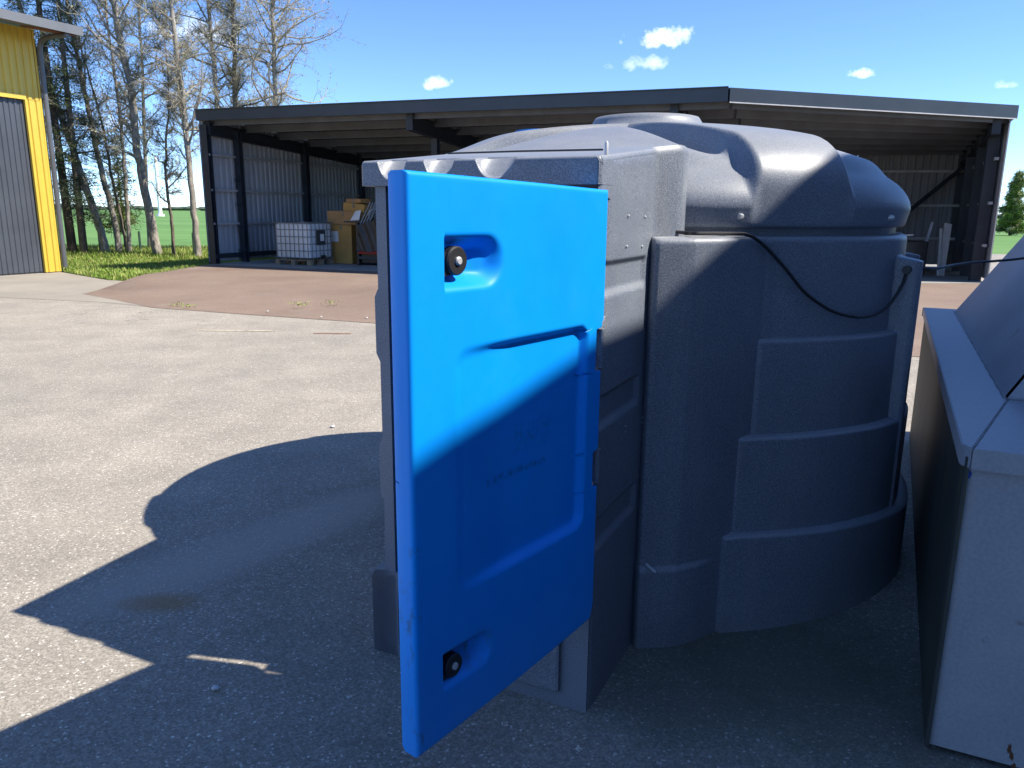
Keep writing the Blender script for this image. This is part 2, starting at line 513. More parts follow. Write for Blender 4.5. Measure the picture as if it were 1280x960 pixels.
class MB:
    """collects simple solids, then builds ONE mesh object"""

    def __init__(self):
        self.v, self.f = [], []

    def add(self, v, f):
        b = len(self.v)
        self.v += [tuple(x) for x in v]
        self.f += [tuple(i + b for i in q) for q in f]
        return self

    def box(self, x0, x1, y0, y1, z0, z1, bev=0.0):
        if bev <= 0:
            v = [(x, y, z) for z in (z0, z1) for y in (y0, y1) for x in (x0, x1)]
            return self.add(v, [(0, 2, 3, 1), (4, 5, 7, 6), (0, 1, 5, 4), (2, 6, 7, 3), (0, 4, 6, 2), (1, 3, 7, 5)])
        bm = bmesh.new()
        bmesh.ops.create_cube(bm, size=1)
        for q in bm.verts:
            q.co = Vector(((x0 + x1) / 2 + q.co.x * (x1 - x0), (y0 + y1) / 2 + q.co.y * (y1 - y0), (z0 + z1) / 2 + q.co.z * (z1 - z0)))
        bmesh.ops.bevel(bm, geom=bm.edges[:], offset=bev, segments=2, affect='EDGES', profile=.6)
        bm.verts.index_update()
        self.add([q.co[:] for q in bm.verts], [[q.index for q in f.verts] for f in bm.faces])
        bm.free()
        return self

    def beam(self, a, b, w, h, up=(0, 0, 1)):
        """rectangular bar from a to b, w across, h along up"""
        a, b = Vector(a), Vector(b)
        d = (b - a).normalized()
        u = Vector(up)
        x = d.cross(u)
        if x.length < 1e-4:
            x = d.cross(Vector((1, 0, 0)))
        x.normalize()
        u = x.cross(d).normalized()
        v = []
        for p in (a, b):
            for sx, sz in ((-1, -1), (1, -1), (1, 1), (-1, 1)):
                v.append(p + x * (sx * w / 2) + u * (sz * h / 2))
        return self.add(v, [(0, 3, 2, 1), (4, 5, 6, 7), (0, 1, 5, 4), (1, 2, 6, 5), (2, 3, 7, 6), (3, 0, 4, 7)])

    def tube(self, pts, rad, n=8, cap=True):
        pts = [Vector(p) for p in pts]
        rr = rad if isinstance(rad, (list, tuple)) else [rad] * len(pts)
        v, f = [], []
        x = None
        for i, p in enumerate(pts):
            d = (pts[min(i + 1, len(pts) - 1)] - pts[max(i - 1, 0)]).normalized()
            if x is None:
                x = d.orthogonal().normalized()
            else:
                x = (x - d * x.dot(d))
                x = x.normalized() if x.length > 1e-6 else d.orthogonal().normalized()
            y = d.cross(x)
            for k in range(n):
                a = 2 * math.pi * k / n
                v.append(p + (x * math.cos(a) + y * math.sin(a)) * rr[i])
        for i in range(len(pts) - 1):
            for k in range(n):
                k2 = (k + 1) % n
                f.append((i * n + k, i * n + k2, (i + 1) * n + k2, (i + 1) * n + k))
        if cap:
            f.append(tuple(range(n))[::-1])
            f.append(tuple((len(pts) - 1) * n + k for k in range(n)))
        return self.add(v, f)

    def build(self, name, mat, parent=None, smooth=False):
        return mesh_obj(name, self.v, self.f, mat, parent, smooth)


def sstep(a, b, x):
    t = np.clip((x - a) / (b - a), 0, 1)
    return t * t * (3 - 2 * t)


def grid_faces(nu, nv, off=0, wrap=False, flip=False):
    f = []
    for j in range(nv - 1):
        for i in range(nu if wrap else nu - 1):
            i2 = (i + 1) % nu
            q = (off + j * nu + i, off + j * nu + i2, off + (j + 1) * nu + i2, off + (j + 1) * nu + i)
            f.append(q[::-1] if flip else q)
    return f


def poly_sheet(name, pts, z, mat):
    """flat polygon sheet"""
    v = [(x, y, z) for x, y in pts]
    return kind(mesh_obj(name, v, [tuple(range(len(v)))], mat), 'structure')


def auto_smooth(o, ang=40):
    o.data.polygons.foreach_set('use_smooth', [True] * len(o.data.polygons))
    o.data.set_sharp_from_angle(angle=R(ang))
    return o


rng = random.Random(7)
np.random.seed(7)
TH = R(-26.0)
RV = Vector((math.cos(TH), math.sin(TH), 0))      # across the tank
DV = Vector((-math.sin(TH), math.cos(TH), 0))     # into depth

# ------------------------------------------------------------------ ground
g = [(-4000, -300), (4000, -300), (4000, 4200), (-4000, 4200)]
poly_sheet('ground', g, -.05, 'field_green')
yard = [(-60, -40), (40, -40), (40, 34), (8, 34), (-6.5, 29), (-8.2, 23.5), (-7.6, 18.0), (-8.15, 17.35), (-9.3, 17.75), (-11.6, 19.9),
        (-14.5, 24), (-22, 24), (-60, 24)]
poly_sheet('asphalt_yard', yard, 0.0, 'asphalt')
poly_sheet('concrete_apron', [(-13.4, 15.0), (-9.6, 14.1), (-7.2, 13.45), (-5.9, 12.75), (-6.6, 13.7), (-8.1, 14.8), (-8.3, 16.2), (-9.2, 17.6), (-11.45, 19.75), (-12.0, 18.6)],
           .004, 'sandy_concrete')

# raised pad of brown asphalt: front edge at yard level, sides drop in a short bank
def pad_patch():
    front = [(-8.25, 14.75), (-7.2, 13.85), (-6.0, 12.75), (-4.2, 12.0), (-1.9, 11.1), (1.5, 9.9), (5.0, 8.7), (9.5, 8.2), (14.0, 8.0)]
    back = [(-8.05, 18.9), (-8.0, 20.48), (-6.4, 20.2), (-4.2, 19.2), (-1.2, 18.2), (1.5, 17.2), (4.2, 15.9), (10.0, 16.9), (14.5, 17.5)]
    n = 24
    V, F = [], []
    m = len(front)
    for j in range(n + 1):
        k = j / n
        for i in range(m):
            x = front[i][0] * (1 - k) + back[i][0] * k
            y = front[i][1] * (1 - k) + back[i][1] * k
            z = .006 + .188 * float(sstep(0, .62, k))
            V.append((x, y, z))
    F = grid_faces(m, n + 1)
    # bank on the left side
    b = len(V)
    for j in range(n + 1):
        x, y, z = V[j * m]
        V.append((x - .42 * (z / .2) - .02, y - .05, -.03))
    for j in range(n):
        F.append((j * m, (j + 1) * m, b + j + 1, b + j))
    o = mesh_obj('brown_asphalt_pad', V, F, 'brown_asphalt')
    auto_smooth(o, 30)
    return kind(o, 'structure')


pad_patch()

# faded paint dashes
def dash(name, x0, x1, y, w, mat, label):
    v, f = [], []
    n = 16
    for i in range(n + 1):
        x = x0 + (x1 - x0) * i / n
        v += [(x, y + rng.uniform(-.012, .012) - w / 2, .005), (x, y + rng.uniform(-.012, .012) + w / 2, .005)]
    f = [(2 * i, 2 * i + 2, 2 * i + 3, 2 * i + 1) for i in range(n)]
    tag(mesh_obj(name, v, f, mat), label, 'road marking')


dash('paint_dash', -4.29, -3.25, 10.33, .085, 'old_paint', 'faded cream paint dash on the sunlit asphalt before the brown pad')
dash('rust_mark', -2.65, -2.15, 10.15, .06, 'rust_paint', 'short rusty red mark on the asphalt near the blue door')

# ------------------------------------------------------------------ fuel tank
TANK_O = Vector((-.129, 2.411, 0))
tank = thing('fuel_tank', 'dark grey plastic fuel tank with domed lid and open blue cabinet door', 'fuel tank', TANK_O, TH)
TC = (0.0, 1.8)                                   # centre of the round body in tank coordinates


def polar(beta_signed_deg, r, z):
    """angle measured from the front axis, positive to the right"""
    a = R(-90 + beta_signed_deg)
    return (TC[0] + r * math.cos(a), TC[1] + r * math.sin(a), z)


def build_body():
    nphi = 560
    # denser rows near the ledges
    zs = np.unique(np.round(np.concatenate([np.linspace(0, 1.50, 76), np.linspace(1.10, 1.155, 34), np.linspace(.72, .79, 40),
                                            np.linspace(.325, .41, 46), np.linspace(.29, .34, 8), np.linspace(1.41, 1.445, 8),
                                            np.linspace(1.495, 1.522, 6)]), 4))
    al = np.linspace(-180, 180, nphi, endpoint=False)
    # denser around the pilaster steps on the visible side
    extra = np.concatenate([np.linspace(17, 25, 40), np.linspace(31, 39, 40), np.linspace(73.5, 81.5, 44)])
    al = np.unique(np.round(np.concatenate([al, extra, -extra]), 3))
    A, Z = np.meshgrid(al, zs)
    B = np.abs(A)
    B = np.where(B > 90, 180 - B, B)
    base = np.interp(B, [0, 16.9, 18.2, 18.6, 19.2, 23.2, 24.2, 38.0, 40.5, 75.2, 76.0, 76.6, 79.0, 80.2, 90],
                     [1.25, 1.25, 1.398, 1.410, 1.412, 1.392, 1.386, 1.232, 1.222, 1.222, 1.305, 1.315, 1.312, 1.222, 1.222])
    # the side pilaster stops below the shoulder
    fin = sstep(75.0, 76.2, B)
    top_in = 1.222 + (base - 1.222) * np.clip(1 - sstep(1.415, 1.44, Z), 0, 1)
    base = np.where(fin > 0, top_in, base)
    Rr = base.copy()
    # skirt of the pilasters
    sk = (1 - sstep(.305, .33, Z)) * (1 - sstep(26, 33, B)) * .016
    Rr += sk
    prev = 1.222 + 0 * B
    for z0, dz, p0, p1, bl in ((1.150, .022, 1.246, 1.262, 37.2), (.785, .035, 1.276, 1.305, 34.0), (.405, .055, 1.308, 1.347, 32.0)):
        k = np.clip((B - 35) / 42, 0, 1.1)
        zk = z0 - dz * k ** 1.5
        P = p0 + (p1 - p0) * k
        h = .020
        tt = np.clip((Z - (zk - h)) / h, 0, 1)
        prof = prev + (P - prev) * np.sqrt(np.clip(1 - tt ** 2.4, 0, 1))
        prof = np.where(Z > zk, prev, prof)
        ed = sstep(bl - .5, bl + .9, B)
        prof = 1.2 + (prof - 1.2) * ed
        Rr = np.maximum(Rr, np.where(ed > 0, prof, 0))
        prev = np.maximum(prev, prof)
    # rounded shoulder
    sh = np.clip((Z - 1.495) / .027, 0, 1)
    Rr -= .022 * (1 - np.sqrt(np.clip(1 - sh ** 2, 0, 1)))
    # barely wavy walls, as moulded plastic is
    Rr += .0022 * np.sin(A * .21 + 3.1 * Z) * np.sin(2.3 * Z + A * .05)
    ph = np.radians(A - 90)
    X = TC[0] + Rr * np.cos(ph)
    Y = TC[1] + Rr * np.sin(ph)
    V = np.stack([X, Y, Z], -1).reshape(-1, 3).tolist()
    nu = len(al)
    F = grid_faces(nu, len(zs), 0, True)
    b = len(V)
    # shoulder ring inwards
    for i in range(nu):
        a = math.radians(al[i] - 90)
        V.append((TC[0] + 1.10 * math.cos(a), TC[1] + 1.10 * math.sin(a), 1.526))
    o = (len(zs) - 1) * nu
    for i in range(nu):
        j = (i + 1) % nu
        F.append((o + i, o + j, b + j, b + i))
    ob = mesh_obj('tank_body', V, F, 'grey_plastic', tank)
    auto_smooth(ob, 55)


build_body()


def build_dome():
    # matching profiles (radius, height): plain dome and raised lobe
    n_top, n_r, n_s = 76, 16, 8
    base, lobe = [], []
    for i in range(n_top):
        q = i / (n_top - 1)
        r = .001 + 1.07 * q
        base.append((r, 1.985 - .205 * (r / 1.07) ** 2))
        rl = .001 + 1.0 * q
        lobe.append((rl, 2.018 - .110 * rl ** 2))
    zb, zl = base[-1][1], lobe[-1][1]
    for i in range(1, n_r + 1):
        a = i / n_r * math.pi / 2
        base.append((1.07 + .15 * math.sin(a), zb - .11 * (1 - math.cos(a)) - .045 * math.sin(a)))
        lobe.append((1.0 + .208 * math.sin(a), zl - .165 * (1 - math.cos(a)) - .05 * math.sin(a)))
    b_end, l_end = base[-1], lobe[-1]
    for i in range(1, n_s + 1):
        q = i / n_s
        base.append((b_end[0] - .012 * q, b_end[1] + (1.572 - b_end[1]) * q))
        lobe.append((l_end[0] - .002 * q, l_end[1] + (1.572 - l_end[1]) * q))
    tail = [(1.205, 1.560), (1.197, 1.553), (1.18, 1.551), (1.172, 1.550), (1.170, 1.540), (1.170, 1.518)]
    P0 = np.array(base + tail)
    P1 = np.array(lobe + tail)
    nphi = 900
    ph = np.linspace(0, 2 * math.pi, nphi, endpoint=False)
    V = []
    rho = (P0[:, 0] + P1[:, 0]) / 2
    W = np.zeros((len(rho), nphi))
    for c in (45, 135, 225, 315):
        d = ph - math.radians(c + (1.2 if c == 315 else 0))
        lat = np.sin(d)[None, :] * rho[:, None]
        fw = np.cos(d)[None, :]
        half = .235 - .02 * np.clip(rho[:, None], 0, 1.2)
        soft = .034
        w = 1 - sstep(half - soft * .55, half + soft * .75, np.abs(lat))
        W = np.maximum(W, np.where(fw > 0, w, 0))
    W = np.maximum(W, 1 - sstep(.26, .36, rho[:, None]))
    # valleys beside the lobes
    dip = np.zeros_like(W)
    for c in (45, 135, 225, 315):
        d = ph - math.radians(c)
        lat = np.abs(np.sin(d)[None, :] * rho[:, None])
        g_ = np.exp(-(np.abs(lat - .246) / .055) ** 2.4) * (np.cos(d)[None, :] > 0)
        dip = np.maximum(dip, g_)
    dip = dip * sstep(.25, .55, rho)[:, None] * (1 - sstep(.80, 1.06, rho))[:, None]
    P0z = P0[:, 1][:, None] + .042 * (1 - dip) * (sstep(.2, .6, rho) * (1 - sstep(1.0, 1.1, rho)))[:, None] - .09 * dip
    Pr = P0[:, 0][:, None] * (1 - W) + P1[:, 0][:, None] * W
    Pz = P0z * (1 - W) + P1[:, 1][:, None] * W
    Pz -= .040 * sstep(.74, 1.02, Pr) * W * (np.cos(ph)[None, :] < 0) * np.clip((Pz - 1.66) / .15, 0, 1)
    # manhole disc in the middle
    Pz += .048 * (1 - sstep(.255, .285, Pr)) - .012 * (1 - sstep(.13, .22, Pr))
    X = TC[0] + Pr * np.cos(ph)[None, :]
    Y = TC[1] + Pr * np.sin(ph)[None, :]
    V = np.stack([X, Y, Pz], -1).reshape(-1, 3).tolist()
    F = grid_faces(nphi, len(P0), 0, True, True)
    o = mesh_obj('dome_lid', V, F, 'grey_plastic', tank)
    auto_smooth(o, 60)
    return o


dome = build_dome()
# fixing knobs of the lid and the blue filler cap behind the left lobe
for be, z in ((33.2, 1.592), (70.3, 1.592), (2.0, 1.592), (-33, 1.592), (-70, 1.592)):
    m = MB()
    p, q = Vector(polar(be, 1.20, z)), Vector(polar(be, 1.232, z))
    m.tube([p, p.lerp(q, .75), q], [.011, .011, .006], 10)
    auto_smooth(m.build('lid_knob', 'bolt_steel', tank), 40)
m = MB()
cx, cy = -.60, 1.86
m.tube([(cx, cy, 1.80), (cx, cy, 1.93)], .13, 28)
m.tube([(cx, cy, 1.91), (cx, cy, 1.995), (cx, cy, 2.027), (cx, cy, 2.033)], [.165, .165, .14, .06], 36)
auto_smooth(m.build('filler_cap', 'cap_blue', tank), 40)

# ---- cabinet
def build_cabinet():
    # right side wall: heightfield with pressed recesses, front rebate beside the hinge
    ts = np.unique(np.round(np.concatenate([np.linspace(.012, .50, 52), np.linspace(.40, .46, 12), [.05]]), 4))
    zs = np.unique(np.round(np.concatenate([np.linspace(0, 1.74, 120), [1.746, 1.75, 1.753], np.linspace(1.32, 1.48, 40), np.linspace(.93, 1.08, 40), np.linspace(.53, .68, 40)]), 4))
    T, Z = np.meshgrid(ts, zs)
    S = np.full_like(T, .425)

    def recess(t0, t1, z0, z1, sk, dep):
        zz = Z - sk * (T - t0)
        e = .016
        fr = sstep(t0 - e, t0 + e, T) * (1 - sstep(t1 - e, t1 + e, T)) * sstep(z0 - .012, z0 + .022, zz) * (1 - sstep(z1 - .012, z1 + .012, zz))
        return dep * fr
    S -= recess(-.1, .447, 1.362, 1.455, 0, .014)
    S -= recess(-.1, .417, .958, 1.055, 0, .014)
    S -= recess(-.1, .435, .560, .656, 0, .014)
    S += .0015 * np.sin(7 * Z + 5 * T)
    # rounded front corner
    fr = np.clip((.03 - T) / .018, 0, 1)
    S -= .006 * fr ** 2
    S -= .010 * np.clip((Z - 1.738) / .015, 0, 1) ** 2
    # slot left open beside the upper hinge edge of the door
    slot = (Z > 1.292) & (Z < 1.652)
    T2 = np.where(slot, np.maximum(T, .052 + (T - .012) * .9), T)
    T2 = np.where(Z >= 1.652, -.028 + (T - .012) / .488 * .528, T2)
    Z = Z + .066 * np.clip(T2 / .6, 0, 1.2) * np.clip((Z - 1.655) / .098, 0, 1)
    V = np.stack([S, T2, Z], -1).reshape(-1, 3).tolist()
    F = grid_faces(len(ts), len(zs))
    b = len(V)
    # rear flare towards the tank
    fl = [(.425, .50), (.428, .513), (.437, .528), (.482, .588), (.492, .604), (.496, .622), (.496, .665), (.40, .70)]
    hz = [0, .5, 1.0, 1.5, 1.74, 1.758, 1.768]
    ins = [0, 0, 0, 0, 0, .004, .014]
    for (s, tt) in fl:
        for z_, i_ in zip(hz, ins):
            V.append((s - i_, tt, z_ + (.048 + .014 * min(1, (tt - .5) / .1) if z_ > 1.7 else 0)))
    nh = len(hz)
    for i in range(len(fl) - 1):
        for j in range(nh - 1):
            a = b + i * nh + j
            F.append((a, a + nh, a + nh + 1, a + 1))
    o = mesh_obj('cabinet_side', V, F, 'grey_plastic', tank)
    auto_smooth(o, 35)
    # left wall, back, floor box, front sill: one hollow shell
    m = MB()
    pr = [(0.0, -.42), (.30, -.42), (.325, -.405), (.335, -.36), (.60, -.355), (.63, -.37), (.80, -.37), (.83, -.355), (1.10, -.355), (1.13, -.37),
          (1.32, -.37), (1.35, -.355), (1.68, -.355)]
    v, f = [], []
    for z, s in pr:
        v += [(s, 0.0, z), (s, .95, z)]
    for i in range(len(pr) - 1):
        f.append((2 * i, 2 * i + 2, 2 * i + 3, 2 * i + 1))
    m.add(v, f)
    # left return of the front frame
    for (z0, s0), (z1, s1) in zip(pr[:-1], pr[1:]):
        m.add([(s0, 0, z0), (-.315, 0, z0), (-.315, 0, z1), (s1, 0, z1)], [(0, 1, 2, 3)])
    m.add([(-.315, 0, .33), (-.315, .5, .33), (-.315, .5, 1.66), (-.315, 0, 1.66)], [(0, 1, 2, 3)])
    # front sill below the door and its inner floor
    m.add([(-.42, 0, 0), (.423, 0, 0), (.423, 0, .335), (-.42, 0, .335)], [(0, 1, 2, 3)])
    m.add([(-.40, 0, .335), (.423, 0, .335), (.40, .5, .335), (-.40, .5, .335)], [(0, 1, 2, 3)])
    m.add([(-.40, .5, .3), (.40, .5, .3), (.40, .5, 1.68), (-.40, .5, 1.68)], [(0, 1, 2, 3)])
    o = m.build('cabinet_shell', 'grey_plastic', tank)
    # bottom front pressed foot
    m = MB()
    m.box(-.30, .33, -.014, 0.0, .05, .27, .012)
    m.build('sill_panel', 'grey_plastic', tank)
    # inside of the cabinet: dispenser box and hose reel seen only past the door
    m = MB()
    m.box(-.22, .12, .22, .47, .95, 1.35, .02)
    m.build('pump_box', 'black_plastic', tank)


build_cabinet()


def build_roof():
    """cabinet roof: front lip with scalloped finger hollows, top falling to the rear"""
    s0, s1 = -.392, .425
    ss = np.unique(np.round(np.concatenate([np.linspace(s0, s1, 280), s0 + np.array([0, .002, .005, .009, .014]), s1 - np.array([0, .002, .005, .009, .014])]), 4))
    pr = []
    # outline in (t, z): up the front lip, over the edge, across the top
    for q in np.linspace(0, 1, 40):
        pr.append((-.028, 1.678 + .066 * q))
    for q in np.linspace(0, 1, 8)[1:]:
        a = q * math.pi / 2
        pr.append((-.028 + .012 * (1 - math.cos(a)), 1.744 + .012 * math.sin(a)))
    for q in np.linspace(0, 1, 30)[1:]:
        pr.append((-.016 + .10 * q, 1.756 + .010 * q))
    for q in np.linspace(0, 1, 20)[1:]:
        pr.append((.084 + .74 * q, 1.766 + .082 * q))
    V = []
    scal = [-.270, -.098, .095, -.44]
    sw = [.056, .056, .068, .05]
    for (t, z) in pr:
        for s in ss:
            tt, zz = t, z
            for c, w in zip(scal, sw):
                x = abs(s - c) / w
                if x < 1.0 and t < .05:
                    # bowl under the top edge: the front face leans back towards the top
                    low = 1.757 - .062 * (1 - x ** 3.2)
                    if z > low:
                        k = min(1, (z - low) / .012)
                        lean = (z - low) * 1.15
                        tt = max(tt, -.028 + lean * k)
                        zz = min(zz, z - .004 * k)
            # rounded ends
            e0, e1 = s - s0, s1 - s
            e = min(e0, e1)
            if e < .014:
                d = .014 - math.sqrt(max(0, .014 ** 2 - (.014 - e) ** 2))
                if t < -.02:
                    tt = tt + d
                zz = zz - d * (.9 if z > 1.74 else 0)
            V.append((s, tt, zz))
    F = grid_faces(len(ss), len(pr))
    nu = len(ss)
    # underside and end caps
    b = len(V)
    V += [(s0, -.028, 1.678), (s1, -.028, 1.678), (s1, .95, 1.678), (s0, .95, 1.678)]
    F.append((b + 3, b + 2, b + 1, b))
    left = [j * nu for j in range(len(pr))]
    right = [j * nu + nu - 1 for j in range(len(pr))]
    F.append(tuple([b + 3, b] + left)[::-1] if False else tuple([b, b + 3] + left[::-1]))
    F.append(tuple([b + 2, b + 1] + right))
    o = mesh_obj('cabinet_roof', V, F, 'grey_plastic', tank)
    auto_smooth(o, 38)
    m = MB()
    m.tube([(.416, .035, 1.755), (.416, .035, 1.792), (.416, .035, 1.797)], [.0055, .0055, .003], 10)
    auto_smooth(m.build('roof_pin', 'bolt_steel', tank), 40)
    m = MB()
    m.tube([(.40, .05, 1.776), (.1, .12, 1.784), (-.2, .20, 1.790)], .003, 6)
    m.build('roof_wire', 'black_plastic', tank)


build_roof()
# rivets on the side wall
for tt, z in ((.229, 1.592), (.409, 1.589), (.225, 1.499), (.387, 1.494), (.287, .905), (.287, .885), (.482, .889), (.482, .869)):
    m = MB()
    rr_ = .0042 if z > 1 else .003
    m.tube([(.422, tt, z), (.4285, tt, z), (.430, tt, z)], [rr_, rr_, rr_ * .5], 8)
    m.build('rivet', 'bolt_steel', tank)
m = MB()
m.tube([(.470, .475, .335), (.50, .462, .322), (.512, .458, .318)], [.006, .006, .004], 8)
m.build('ground_screw', 'bolt_steel', tank)

# ---- door
DOOR_W = .775
door_loc = (Vector((.27, 2.225, 0)) - TANK_O)
door_loc = Vector((door_loc.dot(RV), door_loc.dot(DV), 0))
door_rot = R(-128.7175) - TH


def build_door():
    w = DOOR_W
    xs = np.unique(np.round(np.concatenate([np.linspace(0, w, 130), [.0015, .004, .008, w - .0015, w - .004, w - .008], np.linspace(.655, .69, 24),
                                            np.linspace(.07, .11, 14)]), 4))
    qs = np.unique(np.round(np.concatenate([np.linspace(0, 1, 250), np.array([.0011, .003, .006]), 1 - np.array([.0011, .003, .006])]), 5))
    X0, Q = np.meshgrid(xs, qs)
    k = X0 / w
    zb = .345 - .043 * k
    zt = 1.664 + .019 * k
    # bottom hinge corner cut back
    Z = zb + (zt - zb) * Q
    # hinge side outline with its two knuckle notches
    def left_edge(z):
        e = np.zeros_like(z)
        e += -.008 * sstep(1.29, 1.30, z)
        e += .030 * sstep(1.145, 1.149, z) * (1 - sstep(1.272, 1.276, z))
        e += .028 * sstep(.785, .789, z) * (1 - sstep(.903, .907, z))
        e += .014 * (1 - sstep(.345, .40, z))
        return e
    le = left_edge(Z)
    X = le + X0 * (w - le) / w
    D = np.zeros_like(X)
    # rounded rim
    r = .011
    bd = np.minimum(np.minimum(X - le, w - X), np.minimum(Z - zb, zt - Z))
    bb = np.clip(bd, 0, r)
    D += r - np.sqrt(np.clip(r * r - (r - bb) ** 2, 0, None))
    # slight crown of the whole door
    D += .006 * ((X / w - .5) * 2) ** 2
    # recessed panel
    def rbox(x0, x1, z0, z1, rad):
        cx, cz = (x0 + x1) / 2, (z0 + z1) / 2
        qx, qz = np.abs(X - cx) - (x1 - x0) / 2 + rad, np.abs(Z - cz) - (z1 - z0) / 2 + rad
        return np.hypot(np.maximum(qx, 0), np.maximum(qz, 0)) + np.minimum(np.maximum(qx, qz), 0) - rad
    sd = rbox(.08, .70, .682, 1.293, .045)
    fade = 1 - sstep(.40, .635, X)
    D += .019 * (1 - sstep(-.020, .003, sd)) * fade + .0045 * (1 - sstep(-.03, .003, rbox(.08, .638, .682, 1.293, .045)))
    # latch pockets
    for zc, hh, x0, x1, dep in ((1.489, .060, .470, .667, .050), (.493, .050, .505, .687, .046)):
        sd = rbox(x0, x1 + .2, zc - hh, zc + hh, hh * .92)
        inside = 1 - sstep(-.036, .004, sd)
        cut = 1 - sstep(x1 - .002, x1 + .0015, X)
        ramp = .45 + .55 * sstep(x0, x0 + .09, X)
        D += dep * inside * cut * ramp
    # worn, shallow emblem: not legible any more
    for i in range(9):
        for j in range(4):
            x0 = .235 + i * .018
            z0 = .985 + j * .021 + .004 * ((i * 7 + j * 3) % 3 - 1)
            if (i * 5 + j * 3) % 7 in (0, 4):
                continue
            ins = sstep(x0, x0 + .003, X) * (1 - sstep(x0 + .011, x0 + .014, X)) * sstep(z0, z0 + .003, Z) * (1 - sstep(z0 + .013, z0 + .016, Z))
            D -= .0011 * ins
    Yy = -D
    V = np.stack([X, Yy, Z], -1).reshape(-1, 3).tolist()
    nu, nv = len(xs), len(qs)
    F = grid_faces(nu, nv, 0, False, True)
    # side skin and back
    th = .068
    border = [i for i in range(nu)] + [j * nu + nu - 1 for j in range(1, nv)] + [(nv - 1) * nu + i for i in range(nu - 2, -1, -1)] + [j * nu for j in range(nv - 2, 0, -1)]
    b = len(V)
    rings = ((-.0, -.024), (.0, -.034), (.0, -.052), (.006, -th))
    prev = border
    cxm, czm = w / 2, 1.0
    for inset, y in rings:
        st_ = len(V)
        for idx in border:
            x, _, z = V[idx]
            V.append((x + (inset if x < cxm else -inset), y, z + (inset if z < czm else -inset)))
        cur = list(range(st_, st_ + len(border)))
        n = len(border)
        for i in range(n):
            j = (i + 1) % n
            F.append((prev[i], prev[j], cur[j], cur[i]))
        prev = cur
    F.append(tuple(prev))
    o = mesh_obj('cabinet_door', V, F, 'blue_plastic', tank, loc=door_loc)
    o.rotation_euler = (0, 0, door_rot)
    auto_smooth(o, 50)
    o['label'] = 'bright blue moulded cabinet door standing open'
    return o


door = build_door()
for x, z, rad in ((.617, 1.492, .033), (.640, .487, .031)):
    m = MB()
    m.tube([(x, -.036, z), (x, -.034, z), (x, -.014, z), (x, -.010, z)], [rad * .93, rad, rad, rad * .9], 30)
    auto_smooth(m.build('latch_roller', 'black_rubber', door), 35)
    m = MB()
    m.tube([(x, -.012, z), (x, -.006, z), (x, -.0035, z)], [.0098, .0098, .007], 16)
    auto_smooth(m.build('latch_bolt', 'bolt_steel', door), 40)
    m = MB()
    m.beam((x + .004, -.030, z - .004), (x + .060, -.036, z - .016), .026, .046, (0, 0, 1))
    m.beam((x + .02, -.022, z + .012), (x + .05, -.034, z + .004), .012, .018, (0, 0, 1))
    m.build('latch_bracket', 'black_plastic', door)
m = MB()
m.beam((.64, -.036, 1.443), (.668, -.030, 1.452), .006, .006)
m.build('latch_spring', 'black_plastic', door)
for z0, z1 in ((1.152, 1.268), (.792, .899)):
    m = MB()
    m.tube([(.424, .022, z0), (.424, .022, z1)], .010, 14)
    m.box(.400, .424, .014, .05, z0 + .003, z1 - .003, .003)
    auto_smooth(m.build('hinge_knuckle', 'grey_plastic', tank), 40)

# ---- black cable hung along the tank's shoulder
cable_pts = [(-.2 + .62, .58, 1.545), (.52, .60, 1.535)]
for be, r_, z in ((24.5, 1.36, 1.535), (29, 1.30, 1.534), (33.0, 1.287, 1.531), (35.5, 1.278, 1.506), (38.5, 1.246, 1.466), (42, 1.24, 1.40), (45.5, 1.243, 1.325), (49.5, 1.244, 1.272),
                  (53.0, 1.245, 1.240), (57.5, 1.246, 1.218), (61.5, 1.247, 1.210), (66, 1.247, 1.217), (71, 1.25, 1.25), (74.5, 1.265, 1.325), (75.2, 1.275, 1.383)):
    cable_pts.append(polar(be, r_, z))


def to_world(p):
    return TANK_O + RV * p[0] + DV * p[1] + Vector((0, 0, p[2]))


def catmull(pts, n=8):
    P = [Vector(p) for p in pts]
    P = [P[0] * 2 - P[1]] + P + [P[-1] * 2 - P[-2]]
    out = []
    for i in range(1, len(P) - 2):
        for k in range(n):
            q = k / n
            a, b, c, d = P[i - 1], P[i], P[i + 1], P[i + 2]
            out.append(.5 * ((2 * b) + (c - a) * q + (2 * a - 5 * b + 4 * c - d) * q * q + (3 * b - a - 3 * c + d) * q ** 3))
    out.append(P[-2])
    return out


wp = [to_world(p) for p in cable_pts]
pole = to_world(polar(75.2, 1.275, 1.383))
# leaves through the pilaster and runs to the right over the hopper
wp += [to_world(polar(79, 1.30, 1.386)), to_world(polar(82, 1.345, 1.383)), Vector((2.16, 3.70, 1.382)), Vector((2.62, 3.92, 1.405)), Vector((3.15, 4.10, 1.50)),
       Vector((3.75, 4.2, 1.66))]
m = MB()
m.tube(catmull(wp, 8), .0062, 8)
tag(auto_smooth(m.build('power_cable', 'black_rubber')), 'thin black cable draped along the grey tank below its lid', 'cable')
m = MB()
p = polar(75.25, 1.272, 1.383)
nrm = Vector((math.cos(R(-90 + 75.2 - 90)), math.sin(R(-90 + 75.2 - 90)), 0))
m.tube([Vector(p) + nrm * -.004, Vector(p) + nrm * .016], .017, 16)
m.build('cable_gland', 'black_plastic', tank)

